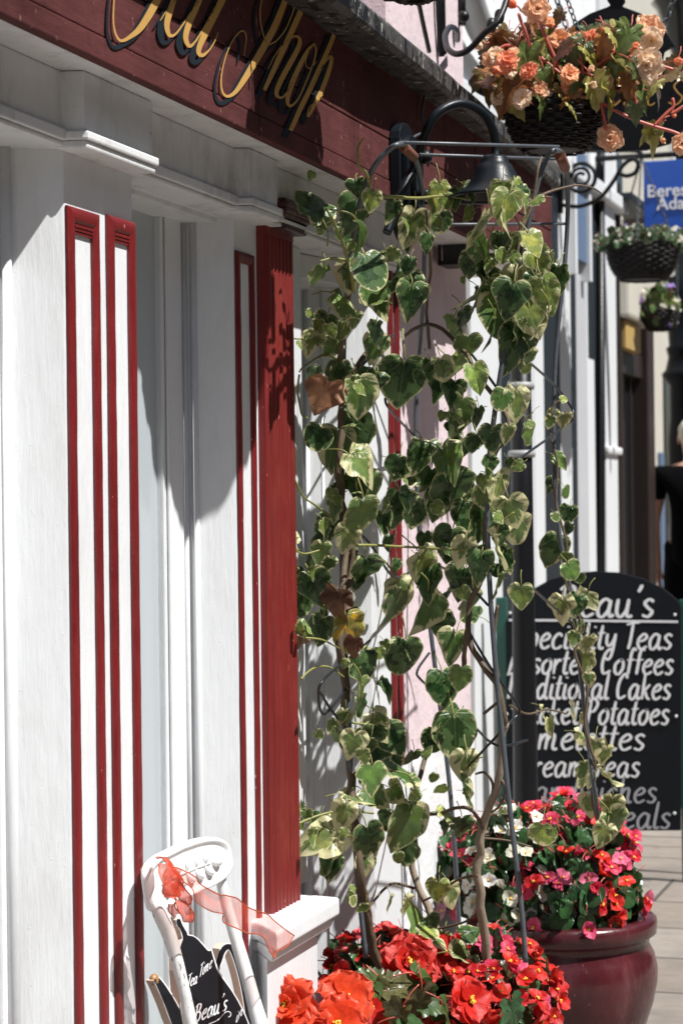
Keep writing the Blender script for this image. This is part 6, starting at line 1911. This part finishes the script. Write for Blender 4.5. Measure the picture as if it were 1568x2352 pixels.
# ------------------------------------------------------------------ teapot shaped sign hung on the chair
DT = 1.403
tp = thing('teapot_sign', 'black teapot shaped wooden sign with white script hung on the chair back', 'sign', pt(430, 2240, DT))
def zo(x, y, d=DT):
    return pt(315.8 + x * 0.2563, 1866 + y * 0.2563, d)
bodyo = [(362, 945), (392, 950), (412, 1000), (455, 1075), (458, 1092), (500, 1100), (545, 1128), (610, 1200), (640, 1232), (668, 1228), (680, 1262), (700, 1330), (730, 1420), (800, 1520), (850, 1590), (905, 1680), (960, 1790), (1005, 1900), (1030, 2040), (990, 2160), (880, 2230), (720, 2250), (560, 2200), (460, 2080), (420, 1940), (392, 1780), (375, 1600), (362, 1420), (362, 1290), (385, 1180), (402, 1128), (385, 1060), (350, 1010), (345, 965)]
wood_edge = M['bare_wood']
white_edge = M['chalk']
bm = bmesh.new()
plate(bm, [zo(x, y) for x, y in bodyo], (0, 0.016, 0), 0, 1)
body_ = build('sign_board', bm, [white_edge, wood_edge], tp, bevel=0.0)
def inset(poly, d):
    n = len(poly)
    out = []
    for i in range(n):
        p0, p1, p2 = Vector((*poly[i - 1], 0)), Vector((*poly[i], 0)), Vector((*poly[(i + 1) % n], 0))
        e1, e2 = (p1 - p0).normalized(), (p2 - p1).normalized()
        nrm = Vector((-e1.y, e1.x, 0)) + Vector((-e2.y, e2.x, 0))
        nrm.normalize()
        out.append((p1.x + nrm.x * d, p1.y + nrm.y * d))
    return out
bm = bmesh.new()
round_o = [(p.x, p.y) for p in smooth_path([Vector((x, y, 0)) for x, y in bodyo], 3, True)]
plate(bm, [zo(x, y, DT - 0.0012) for x, y in inset(round_o, 11)], (0, 0.001, 0))
build('black_face', bm, M['board_black'], tp)
hand_c = [(690, 1440), (735, 1330), (762, 1250), (800, 1205), (845, 1215), (885, 1300), (925, 1430), (960, 1580), (985, 1730), (1000, 1860), (1000, 1980), (960, 2080)]
spt_c = [(172, 1490), (205, 1540), (250, 1620), (300, 1720), (350, 1830), (400, 1930), (450, 2020)]
for nm, cl, w0, w1 in (('handle', hand_c, 66, 74), ('spout', spt_c, 66, 170)):
    sp = smooth_path([Vector((x, y, 0)) for x, y in cl], 5)
    n = len(sp)
    for part, dw, dd, mt_ in ((nm, 0, 0.0, [white_edge, wood_edge]), ('black_face', -24, 0.0012, [M['board_black'], M['board_black']])):
        pr = stroke2d(sp, [w0 + (w1 - w0) * i / (n - 1) + dw for i in range(n)])
        ol = [a for a, c in pr] + [c for a, c in pr][::-1]
        bm = bmesh.new()
        ya = DT + 0.003 - dd
        plate(bm, [zo(p.x, p.y, ya) for p in ol], (0, 0.014 if dd == 0 else 0.001, 0), 0, 1)
        po = build(part, bm, mt_, tp)
bm = bmesh.new()
ball(bm, zo(150, 1500, DT + 0.008), 0.0105, 14, 0, (1, 0.75, 1))
build('spout_tip', bm, plain('varnished_wood', (0.30, 0.15, 0.06), 0.4, vary=0.3, nscale=80), tp)
def sign_text(txt, x0, y0, ex, ey, xh, pen, sl=0.1, vx=-0.12):
    """baseline from (x0, y0) to (ex, ey) in the tracing of the sign's face"""
    bm = bmesh.new()
    w = math.hypot(ex - x0, ey - y0)
    ux, uy = (ex - x0) / w, (ey - y0) / w
    pen_text(bm, txt, w, xh, pen, lambda x, y, q: zo(x0 + ux * x - vx * y * 0 + y * 0.10 * -1 * -1, y0 + uy * x - y, DT - 0.0016 - q * 0.00004), sl)
    build('lettering', bm, M['chalk'], tp, recalc=False)
sign_text("Tea", 445, 1572, 535, 1528, 66, 9)
sign_text("Time", 552, 1482, 668, 1385, 66, 9)
sign_text("Beau's", 505, 1890, 800, 1770, 92, 14)
sign_text("in", 880, 1890, 945, 1800, 60, 13)
bm = bmesh.new()
strip(bm, stroke2d(smooth_path([Vector((640, 1895, 0)), Vector((720, 1860, 0)), Vector((790, 1790, 0)), Vector((830, 1790, 0)), Vector((835, 1820, 0)), Vector((815, 1835, 0))], 6), [7] * 31), lambda v: zo(v.x, v.y, DT - 0.002))
build('flourish', bm, M['chalk'], tp, recalc=False)

# ------------------------------------------------------------------ sheer ribbon tied round the rail
rb = thing('ribbon', 'sheer orange red organza ribbon tied round the chair rail, long tail blown sideways', 'ribbon', zo(300, 450, 1.332))
def sheet(name, up, lo, du, dl, ripple=0.004, seed=1, wire=True, fine=26, across=8):
    """a band of cloth between an upper and a lower edge, each traced and given a depth"""
    r = random.Random(seed)
    A_ = smooth_path([zo(x, y, d) for (x, y), d in zip(up, du)], 8)
    B_ = smooth_path([zo(x, y, d) for (x, y), d in zip(lo, dl)], 8)
    bm = bmesh.new()
    n = min(len(A_), len(B_))
    rows = []
    for i in range(n):
        row = []
        for j in range(across + 1):
            p = A_[i].lerp(B_[i], j / across)
            f = ripple * (noise.noise(Vector((i * 0.09, j * 0.35, seed * 3.3))) * 1.8 + 0.6 * math.sin(j * 0.9 + i * 0.07 + seed))
            row.append(bm.verts.new(p + Vector((0, f, f * 0.3))))
        rows.append(row)
    for a, c in zip(rows, rows[1:]):
        for j in range(across):
            f = bm.faces.new((a[j], a[j + 1], c[j + 1], c[j])); f.smooth = True
    e0 = [v.co.copy() for v in [rw_[0] for rw_ in rows]]
    e1 = [v.co.copy() for v in [rw_[-1] for rw_ in rows]]
    e2 = [v.co.copy() for v in rows[-1]]
    o = build(name, bm, M['organza'] if name == 'tail' else M['organza_folded'], rb, recalc=False)
    if wire:
        bm = bmesh.new()
        for e in (e0, e1):
            tube(bm, e, 0.0011, n=6)
        if wire == 2:
            tube(bm, e2, 0.0009, n=6)
        build('wired_edge', bm, M['organza_edge'], o)
    return o
sheet('tail', [(310, 490), (380, 505), (470, 560), (570, 650), (700, 725), (800, 745), (890, 770), (1000, 850), (1090, 890), (1190, 925), (1280, 1010), (1420, 1110)],
      [(320, 520), (375, 600), (450, 660), (520, 770), (650, 880), (740, 900), (820, 1000), (930, 1055), (1030, 1098), (1120, 1108), (1185, 1200), (1230, 1310)],
      [1.338, 1.332, 1.321, 1.31, 1.299, 1.299, 1.299, 1.294, 1.288, 1.283, 1.277, 1.272], [1.327, 1.321, 1.31, 1.299, 1.294, 1.294, 1.288, 1.283, 1.277, 1.272, 1.266, 1.261], 0.007, 3, 2)
sheet('knot', [(165, 415), (200, 400), (235, 450), (240, 540), (250, 640), (265, 750), (275, 770)], [(205, 398), (300, 420), (310, 480), (380, 560), (400, 640), (405, 740), (360, 765)], [1.378, 1.349, 1.334, 1.329, 1.325, 1.324, 1.325], [1.378, 1.354, 1.334, 1.325, 1.321, 1.32, 1.323], 0.006, 5, True)
sheet('knot', [(190, 470), (205, 520), (225, 640), (260, 740), (330, 760)], [(300, 440), (340, 520), (420, 620), (400, 720), (380, 760)], [1.341, 1.334, 1.327, 1.324, 1.325], [1.334, 1.328, 1.322, 1.321, 1.322], 0.005, 6, True)
sheet('loop', [(370, 600), (420, 660), (470, 730), (505, 790), (480, 820), (430, 822)], [(320, 640), (345, 720), (380, 780), (430, 815), (440, 822), (425, 815)], [1.323, 1.316, 1.312, 1.312, 1.317, 1.321], [1.325, 1.321, 1.319, 1.318, 1.319, 1.321], 0.004, 7, True)
sheet('loop', [(330, 770), (345, 850), (380, 920), (420, 980), (475, 985)], [(440, 790), (470, 850), (486, 900), (486, 950), (480, 985)], [1.324, 1.319, 1.317, 1.316, 1.317], [1.32, 1.314, 1.313, 1.313, 1.316], 0.005, 8, True)
sheet('loop', [(290, 820), (300, 900), (330, 940)], [(340, 800), (345, 860), (370, 900)], [1.332, 1.329, 1.328], [1.327, 1.323, 1.323], 0.003, 9, True)
